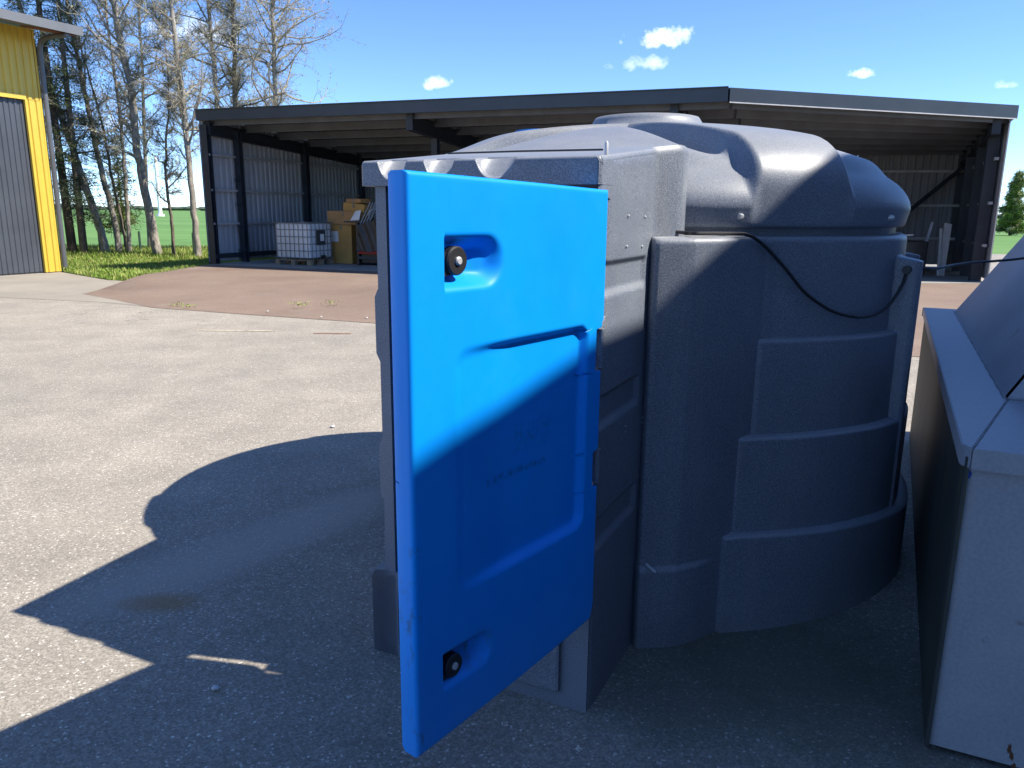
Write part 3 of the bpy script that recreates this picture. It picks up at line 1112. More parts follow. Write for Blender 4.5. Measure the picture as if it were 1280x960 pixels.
# ------------------------------------------------------------------ steel hopper on the right
HOP = Vector((1.273, 2.061, 0))
hopper = thing('steel_hopper', 'grey steel hopper with flanged rim and sloping hood beside the tank', 'hopper', HOP, TH)
HW, HL, HZ = 1.95, 3.70, .972
m = MB()
m.box(.012, HW, .012, .020, .02, HZ - .03)
m.build('front_plate', 'grey_steel', hopper)
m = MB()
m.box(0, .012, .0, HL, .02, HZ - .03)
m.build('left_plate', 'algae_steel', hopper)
m = MB()
m.box(HW, HW + .012, .0, HL, .02, HZ - .03)
m.build('right_plate', 'grey_steel', hopper)
m = MB()
m.box(.012, HW, HL - .012, HL, .02, HZ - .03)
m.build('rear_plate', 'grey_steel', hopper)


def rim_plate(name, pts, z0, z1):
    mm = MB()
    n = len(pts)
    v = [(x, y, z0) for x, y in pts] + [(x, y, z1) for x, y in pts]
    f = [tuple(range(n))[::-1], tuple(range(n, 2 * n))] + [(i, (i + 1) % n, n + (i + 1) % n, n + i) for i in range(n)]
    bm = bmesh.new()
    bv = [bm.verts.new(q) for q in v]
    for q in f:
        bm.faces.new([bv[i] for i in q])
    bmesh.ops.bevel(bm, geom=bm.edges[:], offset=.003, segments=2, affect='EDGES')
    bm.verts.index_update()
    mm.add([q.co[:] for q in bm.verts], [[q.index for q in ff.verts] for ff in bm.faces])
    bm.free()
    return auto_smooth(mm.build(name, 'grey_steel', hopper), 35)


I0, I1, J0, J1 = .175, HW - .175, .735, HL - .15
rim_plate('rim', [(-.012, .03), (.012, -.010), (I0, J0), (I0, J1), (-.012, HL + .02)], HZ - .062, HZ)
rim_plate('rim', [(.0135, -.011), (HW + .022, -.011), (I1, J0), (I0 + .0012, J0)], HZ - .063, HZ - .001)
rim_plate('rim', [(HW + .024, -.02), (HW + .024, HL + .02), (I1 + .002, J1), (I1 + .002, J0)], HZ - .062, HZ)
rim_plate('rim', [(-.02, HL + .022), (I0, J1 + .002), (I1, J1 + .002), (HW + .02, HL + .022)], HZ - .063, HZ - .001)
# hood: sloping plates
TZ = 1.93
k = (TZ - HZ) / 1.586
T0, T1, U0, U1 = I0 + k, I1 - k + .2, J0 + .42, J1 - .02
base = [(I0 - .004, J0 - .004, HZ + .001), (I1 + .004, J0 - .004, HZ + .001), (I1 + .004, J1 + .004, HZ + .001), (I0 - .004, J1 + .004, HZ + .001)]
top = [(T0, U0, TZ), (T1, U0, TZ), (T1, U1, TZ), (T0, U1, TZ)]
# left hood face as two lapped plates
jm = J0 + (J1 - J0) * .60
um = jm + .02
lm = (I0 - .004, jm, HZ + .001)
lt = (T0, um, TZ)
m = MB()
m.add([base[3], lm, lt, top[3]], [(0, 1, 2, 3)])
m.build('hood_plate', 'grey_steel', hopper)
m = MB()
off = Vector((-.008, 0, .005))
A_, B_, C_, D_ = Vector((I0 - .004, jm + .03, HZ + .001)) + off, Vector(base[0]) + off, Vector(top[0]) + off, Vector((T0, um + .03, TZ)) + off
m.add([A_, B_, C_, D_], [(0, 1, 2, 3)])
m.add([A_, D_, D_ - off * 1.0, A_ - off * 1.0], [(0, 1, 2, 3)])
m.build('hood_plate', 'grey_steel', hopper)
for i, j in ((0, 1), (1, 2), (2, 3)):
    m = MB()
    m.add([base[i], base[j], top[j], top[i]], [(0, 1, 2, 3)])
    m.build('hood_plate', 'grey_steel', hopper)
m = MB()
m.box(T0 - .01, T1 + .01, U0 - .01, U1 + .01, TZ, TZ + .03, .006)
m.build('hood_top', 'grey_steel', hopper)
# weld beads
m = MB()
m.tube([(I0 - .010, y, HZ + .003) for y in np.linspace(J0, J1, 40)], [.005 + .0022 * math.sin(i * 2.4) for i in range(40)], 6)
m.build('weld_bead', 'weld_grey', hopper)
m = MB()
pts = [(.013 + (I0 - .012) * q, -.011 + (J0 + .010) * q, HZ + .0005) for q in np.linspace(.03, 1, 24)]
m.tube(pts, [.0022 + .001 * math.sin(i * 1.9) for i in range(24)], 6)
m.build('weld_bead', 'weld_grey', hopper)
m = MB()
m.tube([(x, J0 - .008, HZ + .003) for x in np.linspace(I0, I1, 40)], [.005 + .0022 * math.sin(i * 2.1) for i in range(40)], 6)
m.build('weld_bead', 'weld_grey', hopper)
# feet
for x in (.05, HW - .14):
    for y in (.25, HL - .4):
        m = MB()
        m.box(x, x + .10, y, y + .16, 0.0, .03)
        m.build('foot', 'rust', hopper)
# flakes of rust and a smear of blue spray on the edge
def blot(cx, cz, rx, rz, mat, name, seed, y=.0115):
    q = random.Random(seed)
    n = 18
    v = [(cx, y, cz)]
    for i in range(n):
        a = 2 * math.pi * i / n
        s = q.uniform(.55, 1.1)
        v.append((cx + rx * s * math.cos(a), y, cz + rz * s * math.sin(a)))
    mesh_obj(name, v, [(0, 1 + i, 1 + (i + 1) % n) for i in range(n)], mat, hopper)


blot(.215, .075, .006, .020, 'rust', 'rust_flake', 3)
blot(.223, .052, .007, .018, 'rust', 'rust_flake', 4)
blot(.232, .020, .006, .012, 'rust', 'rust_flake', 5)
blot(.016, .890, .005, .016, 'blue_spray', 'spray_smear', 6)

# ------------------------------------------------------------------ hall beyond the right edge, whose eave shades the tank
def corrugated(name, length, height, mat, parent, pitch=.20, depth=.035, loc=(0, 0, 0), rot=0.0, top=None, fl=.55):
    """trapezoid sheet along local +x, facing -y; top(x) gives the height at x"""
    xs, ys = [], []
    n = max(1, int(round(length / pitch)))
    p = length / n
    for i in range(n):
        x = i * p
        a = p * fl / 2
        b = p * .11
        xs += [x, x + a, x + a + b, x + p - b]
        ys += [0, 0, depth, depth]
    xs.append(length)
    ys.append(0)
    v, f = [], []
    for x, y in zip(xs, ys):
        h = top(x) if top else height
        v += [(x, -y, 0), (x, -y, h)]
    for i in range(len(xs) - 1):
        f.append((2 * i, 2 * i + 2, 2 * i + 3, 2 * i + 1))
    o = mesh_obj(name, v, f, mat, parent, loc=loc)
    o.rotation_euler = (0, 0, rot)
    return o


EDGE_S, EDGE_Z = 2.75, (2.75 + 1.82) / .8633
hall = thing('storage_hall', 'large grey storage hall beyond the right edge that shades the tank', 'building', RV * (EDGE_S + .45) + DV * -12, TH)
m = MB()
m.box(0, 9, 0, 19.2, 0, EDGE_Z - .25)
m.build('wall', 'hall_grey', hall)
m = MB()
m.add([(-.45, -.4, EDGE_Z), (-.45, 19.4, EDGE_Z), (4.5, 19.4, EDGE_Z + 1.2), (4.5, -.4, EDGE_Z + 1.2), (9.4, 19.4, EDGE_Z), (9.4, -.4, EDGE_Z),
       (-.45, -.4, EDGE_Z - .2), (-.45, 19.4, EDGE_Z - .2), (9.4, 19.4, EDGE_Z - .2), (9.4, -.4, EDGE_Z - .2)],
      [(0, 3, 2, 1), (3, 5, 4, 2), (0, 1, 7, 6), (5, 9, 8, 4), (6, 7, 8, 9), (1, 2, 4, 8, 7), (0, 6, 9, 5, 3)])
m.build('roof', 'roof_sheet_top', hall)

# ------------------------------------------------------------------ open shed
SA, SB, SC = Vector((-8.0, 20.48, 0)), Vector((4.07, 15.5, 0)), Vector((10.22, 16.7, 0))
SZ = .2
ZA, ZB, ZC = 4.045, 3.94, 3.83           # top of the roof edge
F1 = (SB - SA).normalized()
N1 = Vector((-F1.y, F1.x, 0))
F2 = (SC - SB).normalized()
L1, L2 = (SB - SA).length, (SC - SB).length
DEP = 9.2
FALL = .055
SA2 = SA + N1 * DEP
SC2 = Vector((12.45, 21.9, 0))
# back line of the first run continued until it meets the back line of the second
SB2 = Vector((6.9, 23.2, 0))
shed = thing('open_shed', 'long open fronted steel shed with dark fascia and mono pitch roof', 'shed', SA)
S0 = SA.copy()


def rel(p, z=0.0):
    return (p.x - S0.x, p.y - S0.y, z)


FB1 = (SB2 - SA2).normalized()
bk = (SC2 - SB2).length
# floor slab
m = MB()
pts = [SA, SB, SC, SC2, SB2, SA2]
n = len(pts)
m.add([rel(p, .02) for p in pts] + [rel(p, SZ) for p in pts], [tuple(range(n))[::-1], tuple(range(n, 2 * n))] + [(i, (i + 1) % n, n + (i + 1) % n, n + i) for i in range(n)])
m.build('floor_slab', 'shed_concrete', shed)


def roof_z(edge_top, depth):
    return edge_top - .06 - FALL * depth


# roof skins with corrugated underside (ribs run from front to back)
def roof_run(a, b, a2, b2, za, zb, rib=.22):
    L = (b - a).length
    nn = int(L / rib)
    v, f = [], []
    da, db = (a2 - a).length, (b2 - b).length
    prof = ((0, 0), (.5, 0), (.62, -.04), (.88, -.04))
    cols = []
    for i in range(nn):
        for u, dz in prof:
            cols.append(((i + u) / nn, dz))
    cols.append((1.0, 0))
    for q, dz in cols:
        p0, p1 = a.lerp(b, q), a2.lerp(b2, q)
        z0 = za + (zb - za) * q
        v += [rel(p0, z0 - .09 + dz), rel(p1, z0 - .09 + dz - FALL * (da * (1 - q) + db * q))]
    for i in range(len(cols) - 1):
        f.append((2 * i, 2 * i + 2, 2 * i + 3, 2 * i + 1))
    mesh_obj('roof_sheet', v, f, 'ceiling_sheet', shed)


roof_run(SA, SB, SA2, SB2, ZA, ZB)
roof_run(SB, SC, SB2, SC2, ZB, ZC)


# fascia: one board per run, its lower lip bright zinc on the second run
def fascia(a, b, za, zb, h, mat):
    d = (b - a).normalized()
    nrm = Vector((d.y, -d.x, 0))
    m = MB()
    o = nrm * .06
    i = nrm * -.02
    v = []
    for p, z in ((a, za), (b, zb)):
        v += [rel(p + i, z - h), rel(p + o, z - h), rel(p + o, z), rel(p + i, z)]
    m.add(v, [(0, 3, 2, 1), (4, 5, 6, 7), (0, 1, 5, 4), (1, 2, 6, 5), (2, 3, 7, 6), (3, 0, 4, 7)])
    return m.build('fascia', mat, shed)


fascia(SA - F1 * .03, SB, ZA, ZB, .25, 'fascia_navy')
fascia(SB + F2 * .004, SC + F2 * .12, ZB, ZC, .26, 'fascia_navy')
m = MB()
o_ = Vector((F2.y, -F2.x, 0)) * .066
m.beam(Vector(rel(SB + o_, ZB - .265)), Vector(rel(SC + F2 * .12 + o_, ZC - .265)), .012, .02)
m.build('drip_edge', 'plank_white', shed)
m = MB()
o_ = Vector((F1.y, -F1.x, 0)) * .03
m.beam(Vector(rel(SA - F1 * .04 + o_, ZA + .012)), Vector(rel(SB + o_, ZB + .012)), .12, .02)
m.build('roof_flashing', 'fascia_navy', shed)
# left rake board
m = MB()
m.beam(Vector(rel(SA - F1 * .035, ZA - .12)), Vector(rel(SA2 - F1 * .035, ZA - .12 - FALL * DEP)), .03, .24)
m.build('rake_board', 'fascia_navy', shed)
m = MB()
dC = (SC2 - SC)
m.beam(Vector(rel(SC + F2 * .11, ZC - .12)), Vector(rel(SC2 + F2 * .11, ZC - .12 - FALL * dC.length)), .03, .24)
m.build('rake_board', 'fascia_navy', shed)

# purlins (run along the shed) and rafters (front to back)
for i, dpt in enumerate((.35, 1.55, 2.9, 4.3, 5.7, 7.1, 8.5)):
    q = dpt / DEP
    a, b = SA.lerp(SA2, q), SB.lerp(SB2, q)
    da, db = dpt, (SB2 - SB).length * q
    m = MB()
    m.beam(Vector(rel(a, ZA - .225 - FALL * da)), Vector(rel(b, ZB - .225 - FALL * db)), .07, .19)
    m.build('purlin', 'purlin_grey', shed)
    c = SC.lerp(SC2, q)
    dc = (SC2 - SC).length * q
    m = MB()
    m.beam(Vector(rel(b + F2 * .05, ZB - .225 - FALL * db)), Vector(rel(c, ZC - .225 - FALL * dc)), .07, .19)
    m.build('purlin', 'purlin_grey', shed)


def rafter(p, p2, z, depth_h=.34, w=.16, zdrop=.33):
    dl = (p2 - p).length
    d = (p2 - p).normalized()
    m = MB()
    zz = z - zdrop - depth_h / 2
    # I-section
    for off, ww, hh in ((depth_h / 2 - .01, w, .02), (-depth_h / 2 + .01, w, .02), (0, .02, depth_h - .05)):
        m.beam(Vector(rel(p, zz + off)), Vector(rel(p2, zz + off - FALL * dl)), ww, hh)
    m.beam(Vector(rel(p, zz)), Vector(rel(p + d * .015, zz)), w, depth_h)
    return m.build('rafter', 'steel_navy', shed)


def column(p, z1, w=.2, d=.2):
    m = MB()
    for off, ww, dd_ in ((d / 2 - .01, w, .02), (-d / 2 + .01, w, .02)):
        m.beam(Vector(rel(p + N1 * off, SZ)), Vector(rel(p + N1 * off, z1)), ww, dd_, N1)
    m.beam(Vector(rel(p, SZ)), Vector(rel(p, z1)), .02, d - .03, N1)
    return m.build('column', 'steel_navy', shed)


rafter(SA + N1 * .12 + F1 * .14, SA2 + F1 * .14, ZA, .30, .16, .28)
for q in (6.0, 12.0):
    p = SA + F1 * q + N1 * .18
    k = q / L1
    rafter(p, SA2.lerp(SB2, k * .98), ZA + (ZB - ZA) * k, .36, .16, .23)
    for dpt in (1.25, 7.6):
        column(p + N1 * dpt, ZA + (ZB - ZA) * k - .60 - FALL * dpt, .16, .16)
    # purlin cleats standing on the rafter
    for dpt in (1.2, 2.5, 3.9, 5.3):
        m = MB()
        c = p + N1 * dpt
        z = ZA + (ZB - ZA) * k - .24 - FALL * dpt
        m.beam(Vector(rel(c + F1 * .04, z)), Vector(rel(c + F1 * .04, z + .16)), .10, .03)
        m.build('cleat', 'steel_navy', shed)
rafter(SC - F2 * .22 + Vector((0, .1, 0)), SC2 - F2 * .22, ZC, .30, .16, .26)

# left end wall: bays of corrugated sheet between columns, girts inside
stations = [.02, 1.19, 4.06, 7.06, DEP]
for i in range(4):
    a, b = stations[i], stations[i + 1]
    corrugated('wall_sheet', b - a - .004, 3, 'wall_sheet', shed, .19, .035, rel(SA + N1 * (a + .002) - F1 * .02, SZ + .06), math.atan2(N1.y, N1.x),
               top=lambda x, a=a: ZA - .12 - FALL * (a + x) - SZ - .06)
for i, stn in enumerate(stations):
    p = SA + N1 * (stn + (.10 if i == 0 else (-.1 if i == 4 else 0))) + F1 * (.06 if i == 0 else .16)
    column(p, ZA - .34 - FALL * stn, .16 if i else .24, .16)
for z in (2.98, 2.10, 1.24, .40):
    for i in range(4):
        a, b = stations[i] + .11, stations[i + 1] - .09
        m = MB()
        m.beam(Vector(rel(SA + N1 * a + F1 * .085, z)), Vector(rel(SA + N1 * b + F1 * .085, z)), .08, .055 if z > .5 else .12)
        m.build('girt', 'girt_zinc' if z > .5 else 'steel_navy', shed)
# brackets on the second column
for z in (2.38, 1.74, 1.16, .52):
    m = MB()
    p = SA + N1 * 1.06 + F1 * .18
    m.beam(Vector(rel(p - N1 * .06, z)), Vector(rel(p + N1 * .05, z)), .07, .10)
    m.build('bracket', 'steel_navy', shed)

# back walls
for (a, b, da, db, za, zb, nb) in ((SA2, SB2, DEP, (SB2 - SB).length, ZA, ZB, 4), (SB2, SC2, (SB2 - SB).length, (SC2 - SC).length, ZB, ZC, 2)):
    d = (b - a).normalized()
    LL = (b - a).length
    for i in range(nb):
        p = a + d * (LL * i / nb + .003)
        ln = LL / nb - .006
        corrugated('wall_sheet', ln, 3, 'back_sheet', shed, .19, .035, rel(p, SZ + .06), math.atan2(d.y, d.x),
                   top=lambda x, i=i, LL=LL, da=da, db=db, za=za, zb=zb, nb=nb: (za + (zb - za) * (i / nb)) - .12 - FALL * (da + (db - da) * (i / nb)) - SZ - .06)
        column(p + Vector((d.y, -d.x, 0)) * .22, za - .5 - FALL * da, .16, .16)
    nrm = Vector((d.y, -d.x, 0))
    for z in (2.80, 1.88, .98):
        m = MB()
        m.beam(Vector(rel(a + nrm * .10 + d * .2, z)), Vector(rel(b + nrm * .10 - d * .1, z)), .08, .07)
        m.build('girt', 'girt_zinc', shed)
# right end wall
d = (SC2 - SC).normalized()
LL = (SC2 - SC).length
for i in range(2):
    p = SC + d * (LL * i / 2 + .003)
    corrugated('wall_sheet', LL / 2 - .006, 3, 'back_sheet', shed, .19, .035, rel(p, SZ + .06), math.atan2(d.y, d.x),
               top=lambda x, i=i: ZC - .12 - FALL * LL * (i / 2) - SZ - .06 - FALL * x)
for q in (.10, .36, .68, .99):
    p = SC + d * (LL * q) - Vector((-d.y, d.x, 0)) * -.16
    column(p, ZC - .3 - FALL * LL * q, .22, .20)
for z in (2.80, 1.88, .98):
    m = MB()
    nrm = Vector((-d.y, d.x, 0))
    m.beam(Vector(rel(SC + nrm * .09 + d * .3, z)), Vector(rel(SC2 + nrm * .09, z)), .08, .06)
    m.build('girt', 'girt_zinc', shed)
# diagonal brace in front of the back wall
m = MB()
m.beam(Vector(rel(SC2 + Vector((-.25, -.32, 0)), 2.95)), Vector(rel(SC2 + Vector((-2.6, -.25, 0)), .85)), .09, .09)
m.build('brace', 'steel_navy', shed)

# ------------------------------------------------------------------ things stored in the shed
def ibc():
    t_ = thing('caged_water_tank', 'white plastic bulk container in a steel cage on a pallet', 'tank', (-6.30, 20.62, SZ), R(-24))
    W_, D_, H_ = 1.16, .96, 1.10
    m = MB()
    m.box(.03, W_ - .03, .03, D_ - .03, .17, H_ - .03, .07)
    auto_smooth(m.build('bottle', 'ibc_bottle', t_), 40)
    m = MB()
    m.tube([(W_ / 2, D_ / 2, H_ - .04), (W_ / 2, D_ / 2, H_ + .01)], .09, 16)
    m.build('screw_cap', 'cage_steel', t_)
    bars = MB()
    r = .0105
    for z in (.19, .37, .55, .73, .91, 1.085):
        bars.tube([(0, 0, z), (W_, 0, z), (W_, D_, z), (0, D_, z), (0, 0, z)], r if z < 1.05 else .015, 6)
    for i in range(8):
        x = W_ * (i + .5) / 8
        bars.tube([(x, -.004, .15), (x, -.004, 1.09)], r, 6)
        bars.tube([(x, D_ + .004, .15), (x, D_ + .004, 1.09)], r, 6)
    for i in range(6):
        y = D_ * (i + .5) / 6
        bars.tube([(-.004, y, .15), (-.004, y, 1.09)], r, 6)
        bars.tube([(W_ + .004, y, .15), (W_ + .004, y, 1.09)], r, 6)
    bars.build('cage', 'cage_steel', t_)
    for y0 in (.02, .42, .82):
        m = MB()
        m.box(-.01, W_ + .01, y0, y0 + .12, .115, .14)
        m.build('pallet_board', 'pallet_wood', t_)
    for x0 in (.0, .51, 1.03):
        for y0 in (0.0, .42, .84):
            m = MB()
            m.box(x0, x0 + .13, y0, y0 + .12, 0.0, .115)
            m.build('pallet_block', 'pallet_wood', t_)
    m = MB()
    m.box(W_ + .014, W_ + .02, .25, .62, .52, .90)
    sign = m.build('sign_plate', 'print_dark', t_)
    m = MB()
    m.box(W_ + .021, W_ + .023, .40, .56, .62, .80)
    m.build('label', 'paper_white', sign)
    m = MB()
    m.tube([(W_ - .03, D_ / 2, .22), (W_ + .10, D_ / 2, .22)], .035, 12)
    m.tube([(W_ + .06, D_ / 2, .22), (W_ + .06, D_ / 2, .30)], .012, 8)
    m.build('valve', 'black_plastic', t_)


ibc()


def carton(name, label, loc, rot, w, d, h, mat, paper=None, tilt=0):
    t_ = thing(name, label, 'box', loc, R(rot), None)
    m = MB()
    m.box(0, w, 0, d, 0, h, .012)
    c = m.build('carton', mat, t_)
    m = MB()
    m.box(w / 2 - .03, w / 2 + .03, -.002, d + .002, h - .0005, h + .0015)
    m.box(w / 2 - .03, w / 2 + .03, -.0035, -.0015, h - .12, h)
    m.build('tape', 'pallet_wood', t_)
    for sx in (0, 1):
        m = MB()
        x0 = 0 if sx == 0 else w / 2 + .004
        m.box(x0 + .004, x0 + w / 2 - .008, .004, d - .004, h, h + .006)
        m.build('flap', mat, t_)
    if paper:
        m = MB()
        m.box(paper[0], paper[1], -.006, -.002, paper[2], paper[3])
        m.build('paper_label', 'paper_white', t_)
    t_.rotation_euler = (0, R(tilt), R(rot))
    return t_


PB = Vector((-4.95, 21.25, SZ))
carton('tall_carton', 'tall ochre cardboard box with white paper label beside the caged container', PB, -22, .66, .6, 1.02, 'cardboard_ochre', (.02, .24, .58, .86))
carton('wide_carton', 'wide flat cardboard box lying on the tall ochre box', PB + Vector((-.10, .10, 1.03)), -20, .98, .6, .36, 'cardboard')
carton('small_carton', 'tilted cardboard box on top of the carton pile', PB + Vector((.34, .05, 1.40)), -14, .62, .5, .22, 'cardboard_ochre', None, 5)
carton('thin_carton', 'thin cardboard box topping the carton pile', PB + Vector((.42, .10, 1.61)), -28, .5, .44, .10, 'cardboard')
carton('rear_carton', 'cardboard box behind the dark tarpaulin heap in the shed', PB + Vector((1.60, .55, .62)), -20, .9, .7, .72, 'cardboard_ochre')

# dark machine with red base rails, partly under a crumpled tarpaulin
mach = thing('machine', 'black machine with red base rails beside the cardboard boxes', 'machine', (-4.12, 20.55, SZ), R(-22))
for z, nm, mt in ((.30, 'rail', 'red_paint'), (.16, 'rail', 'print_dark')):
    m = MB()
    m.box(.05, 2.0, -.03, .03, z, z + .07, .01)
    m.build(nm, mt, mach)
m = MB()
m.box(0, .07, -.02, .9, 0, 1.10, .01)
m.build('upright', 'tarp_black', mach)
m = MB()
m.box(.10, 1.95, .04, .95, .05, .55, .03)
m.build('chassis', 'tarp_black', mach)
m = MB()
m.box(-.35, .45, -.04, .3, 1.10, 1.14, .008)
m.build('work_shelf', 'print_dark', mach)
def tarp():
    nu, nv = 46, 30
    V = []
    q = np.random.RandomState(4)
    ph = q.uniform(0, 6, (6, 2))
    for j in range(nv):
        for i in range(nu):
            a, b = i / (nu - 1), j / (nv - 1)
            x = .08 + 1.9 * a
            # draped: front skirt, then over the top
            if b < .55:
                y, z = -.06 + .12 * b, .42 + .68 * (b / .55)
            else:
                y, z = .0 + .9 * (b - .55) / .45, 1.10 + .08 * math.sin((b - .55) / .45 * 3.1)
            z *= .88 + .20 * math.sin(2.6 * a + .4) * (1 if b > .3 else b / .3)
            w_ = 0
            for kk in range(6):
                w_ += .020 * math.sin((5 + 3 * kk) * a * 2.2 + ph[kk, 0] + (2 + kk) * b * 2 + ph[kk, 1])
            V.append((x, y - abs(w_) - .02, z + .5 * w_))
    o = mesh_obj('tarpaulin', V, grid_faces(nu, nv), 'tarp_black')
    o.location = (-4.12, 20.55, SZ)
    o.rotation_euler = (0, 0, R(-22))
    auto_smooth(o, 60)
    tag(o, 'crumpled black tarpaulin thrown over the machine with red rails', 'tarpaulin')


tarp()
# coil of pale hose and a strap lying on the tarpaulin
m = MB()
m.tube([Vector((-3.55 + .20 * math.cos(a), 20.45 + .05 * math.sin(2 * a), SZ + 1.27 + .20 * math.sin(a))) for a in np.linspace(-.3, 3.5, 22)], .022, 8)
tag(auto_smooth(m.build('hose_loop', 'strap_grey')), 'pale hose loop on top of the black tarpaulin', 'hose')
m = MB()
for k_ in range(4):
    m.beam((-3.98 + .07 * k_, 20.42, SZ + 1.08), (-3.72 + .07 * k_, 20.50, SZ + 1.62), .05, .02)
tag(m.build('strap_bundle', 'strap_grey'), 'bundle of grey blue straps leaning on the cartons', 'strap')
m = MB()
m.add([(-4.28, 20.60, SZ + 1.15), (-4.02, 20.50, SZ + 1.17), (-3.98, 20.56, SZ + 1.42), (-4.14, 20.66, SZ + 1.40), (-4.28, 20.625, SZ + 1.15), (-4.02, 20.525, SZ + 1.17), (-3.98, 20.585, SZ + 1.42), (-4.14, 20.685, SZ + 1.40)],
      [(0, 1, 2, 3), (7, 6, 5, 4), (0, 4, 5, 1), (1, 5, 6, 2), (2, 6, 7, 3), (3, 7, 4, 0)])
tag(m.build('paper_sack', 'paper_white'), 'small white paper sack in front of the carton pile', 'sack')

# right end: white planks leaning on the wall, dark pump with steel fitting
for i, (x, x2, y, hgt, wd) in enumerate(((10.13, 10.30, 18.5, 1.10, .05), (10.26, 10.52, 18.62, 1.22, .17))):
    m = MB()
    m.beam((x, y, SZ + .01), (x2, y + .42, SZ + hgt), .03, wd, (1, 0, 0))
    tag(m.build('white_plank', 'plank_white'), ('narrow' if i == 0 else 'wide') + ' white plank leaning in the right end of the shed', 'plank', 'planks leaning in the shed')
m = MB()
m.beam((9.72, 18.7, SZ + .02), (10.22, 19.2, SZ + 1.25), .05, .06, (1, -.4, 0))
m.beam((9.30, 18.9, SZ + .42), (10.0, 18.95, SZ + .44), .05, .05, (0, 0, 1))
tag(m.build('steel_bar', 'girt_zinc'), 'grey steel bars leaning left of the white planks', 'bar')
pump = thing('pump_unit', 'black pump unit with pale fitting at the right end of the shed', 'pump', (8.75, 18.2, SZ), R(4))
m = MB()
m.box(0, .95, 0, .6, .06, .82, .03)
m.build('casing', 'black_plastic', pump)
m = MB()
m.tube([(.40, .2, .82), (.40, .2, .93)], .07, 14)
m.beam((.18, .2, .94), (.66, .2, .96), .06, .03)
m.build('valve_handle', 'plank_white', pump)
for x in (.08, .85):
    m = MB()
    m.box(x, x + .08, .05, .55, 0, .06)
    m.build('skid', 'steel_navy', pump)

# ------------------------------------------------------------------ yellow hall on the left
YB = Vector((-11.66, 19.94, 0))
yh = thing('yellow_hall', 'yellow corrugated metal hall with wide eave and charcoal folding door', 'building', YB, TH + R(90))
# local x runs into depth (0 = far corner, negative = towards the viewer), local -y faces the yard
LH, WT = 16.0, 5.80
corrugated('cladding', .34, WT - 4.15, 'yellow_cladding', yh, .17, .03, (-.36, 0, 4.15), 0, fl=.62)
corrugated('cladding', .36, 4.15, 'yellow_cladding', yh, .17, .03, (-.36, 0, 0.02), 0, fl=.62)
corrugated('cladding', 6.0, WT - 4.262, 'yellow_cladding', yh, .17, .03, (-6.362, 0, 4.262), 0, fl=.62)
corrugated('cladding', LH - 6.37, WT, 'yellow_cladding', yh, .17, .03, (-LH, 0, 0.02), 0, fl=.62)
m = MB()
m.box(-6.36, -.36, -.045, .02, 4.15, 4.26)
m.build('door_head_trim', 'yellow_cladding', yh)
m = MB()
m.box(-.40, -.352, -.05, .02, 0.02, 4.148)
m.build('door_jamb_trim', 'yellow_cladding', yh)
m = MB()
m.box(-.018, .03, -.035, .05, 0.02, WT)
m.build('corner_trim', 'yellow_cladding', yh)
for i in range(5):
    corrugated('door_leaf', 1.185, 4.10, 'door_charcoal', yh, .13, .022, (-.402 - 1.19 * (i + 1), .06, .04), 0, fl=.7)
m = MB()
m.box(-LH, 0, .10, 12, 0, WT - .05)
m.build('wall', 'hall_grey', yh)
# roof: sloping sheet with wide eave over the yard
ez0 = 5.63
SL = .17
m = MB()
sec = [(-1.25, ez0), (-1.25, ez0 + .20), (6, ez0 + .20 + SL * 7.25), (12.5, ez0 + .20 + SL * .75), (12.5, ez0 + SL * .75), (6, ez0 + SL * 7.25)]
v = [(x, y, z) for x in (-LH, .45) for y, z in sec]
n = len(sec)
m.add(v, [tuple(range(n)), tuple(range(n, 2 * n))[::-1]] + [(i, n + i, n + (i + 1) % n, (i + 1) % n) for i in range(n)])
m.build('roof', 'roof_fascia_grey', yh)
m = MB()
m.add([(-.30, -1.0, ez0 + SL * .25 - .03), (.43, -1.0, ez0 + SL * .25 - .03), (.43, -.05, ez0 + SL * 1.2 - .03), (-.30, -.05, ez0 + SL * 1.2 - .03),
       (-.30, -1.0, ez0 + SL * .25 - .004), (.43, -1.0, ez0 + SL * .25 - .004), (.43, -.05, ez0 + SL * 1.2 - .004), (-.30, -.05, ez0 + SL * 1.2 - .004)],
      [(0, 3, 2, 1), (4, 5, 6, 7), (0, 1, 5, 4), (1, 2, 6, 5), (2, 3, 7, 6), (3, 0, 4, 7)])
m.build('soffit_board', 'soffit_brown', yh)
m = MB()
m.tube(catmull([(.10, -1.16, ez0 - .03), (.10, -.5, ez0 - .02), (.10, -.16, ez0 - .10), (.10, -.08, ez0 - .35), (.10, -.08, 4.9), (.10, -.08, 2.5), (.10, -.08, .12)], 6), .062, 12)
auto_smooth(m.build('downpipe', 'downpipe_grey', yh), 40)
m = MB()
m.box(.035, .06, -.02, .06, 0.02, 5.6)
m.build('corner_flashing', 'downpipe_grey', yh)

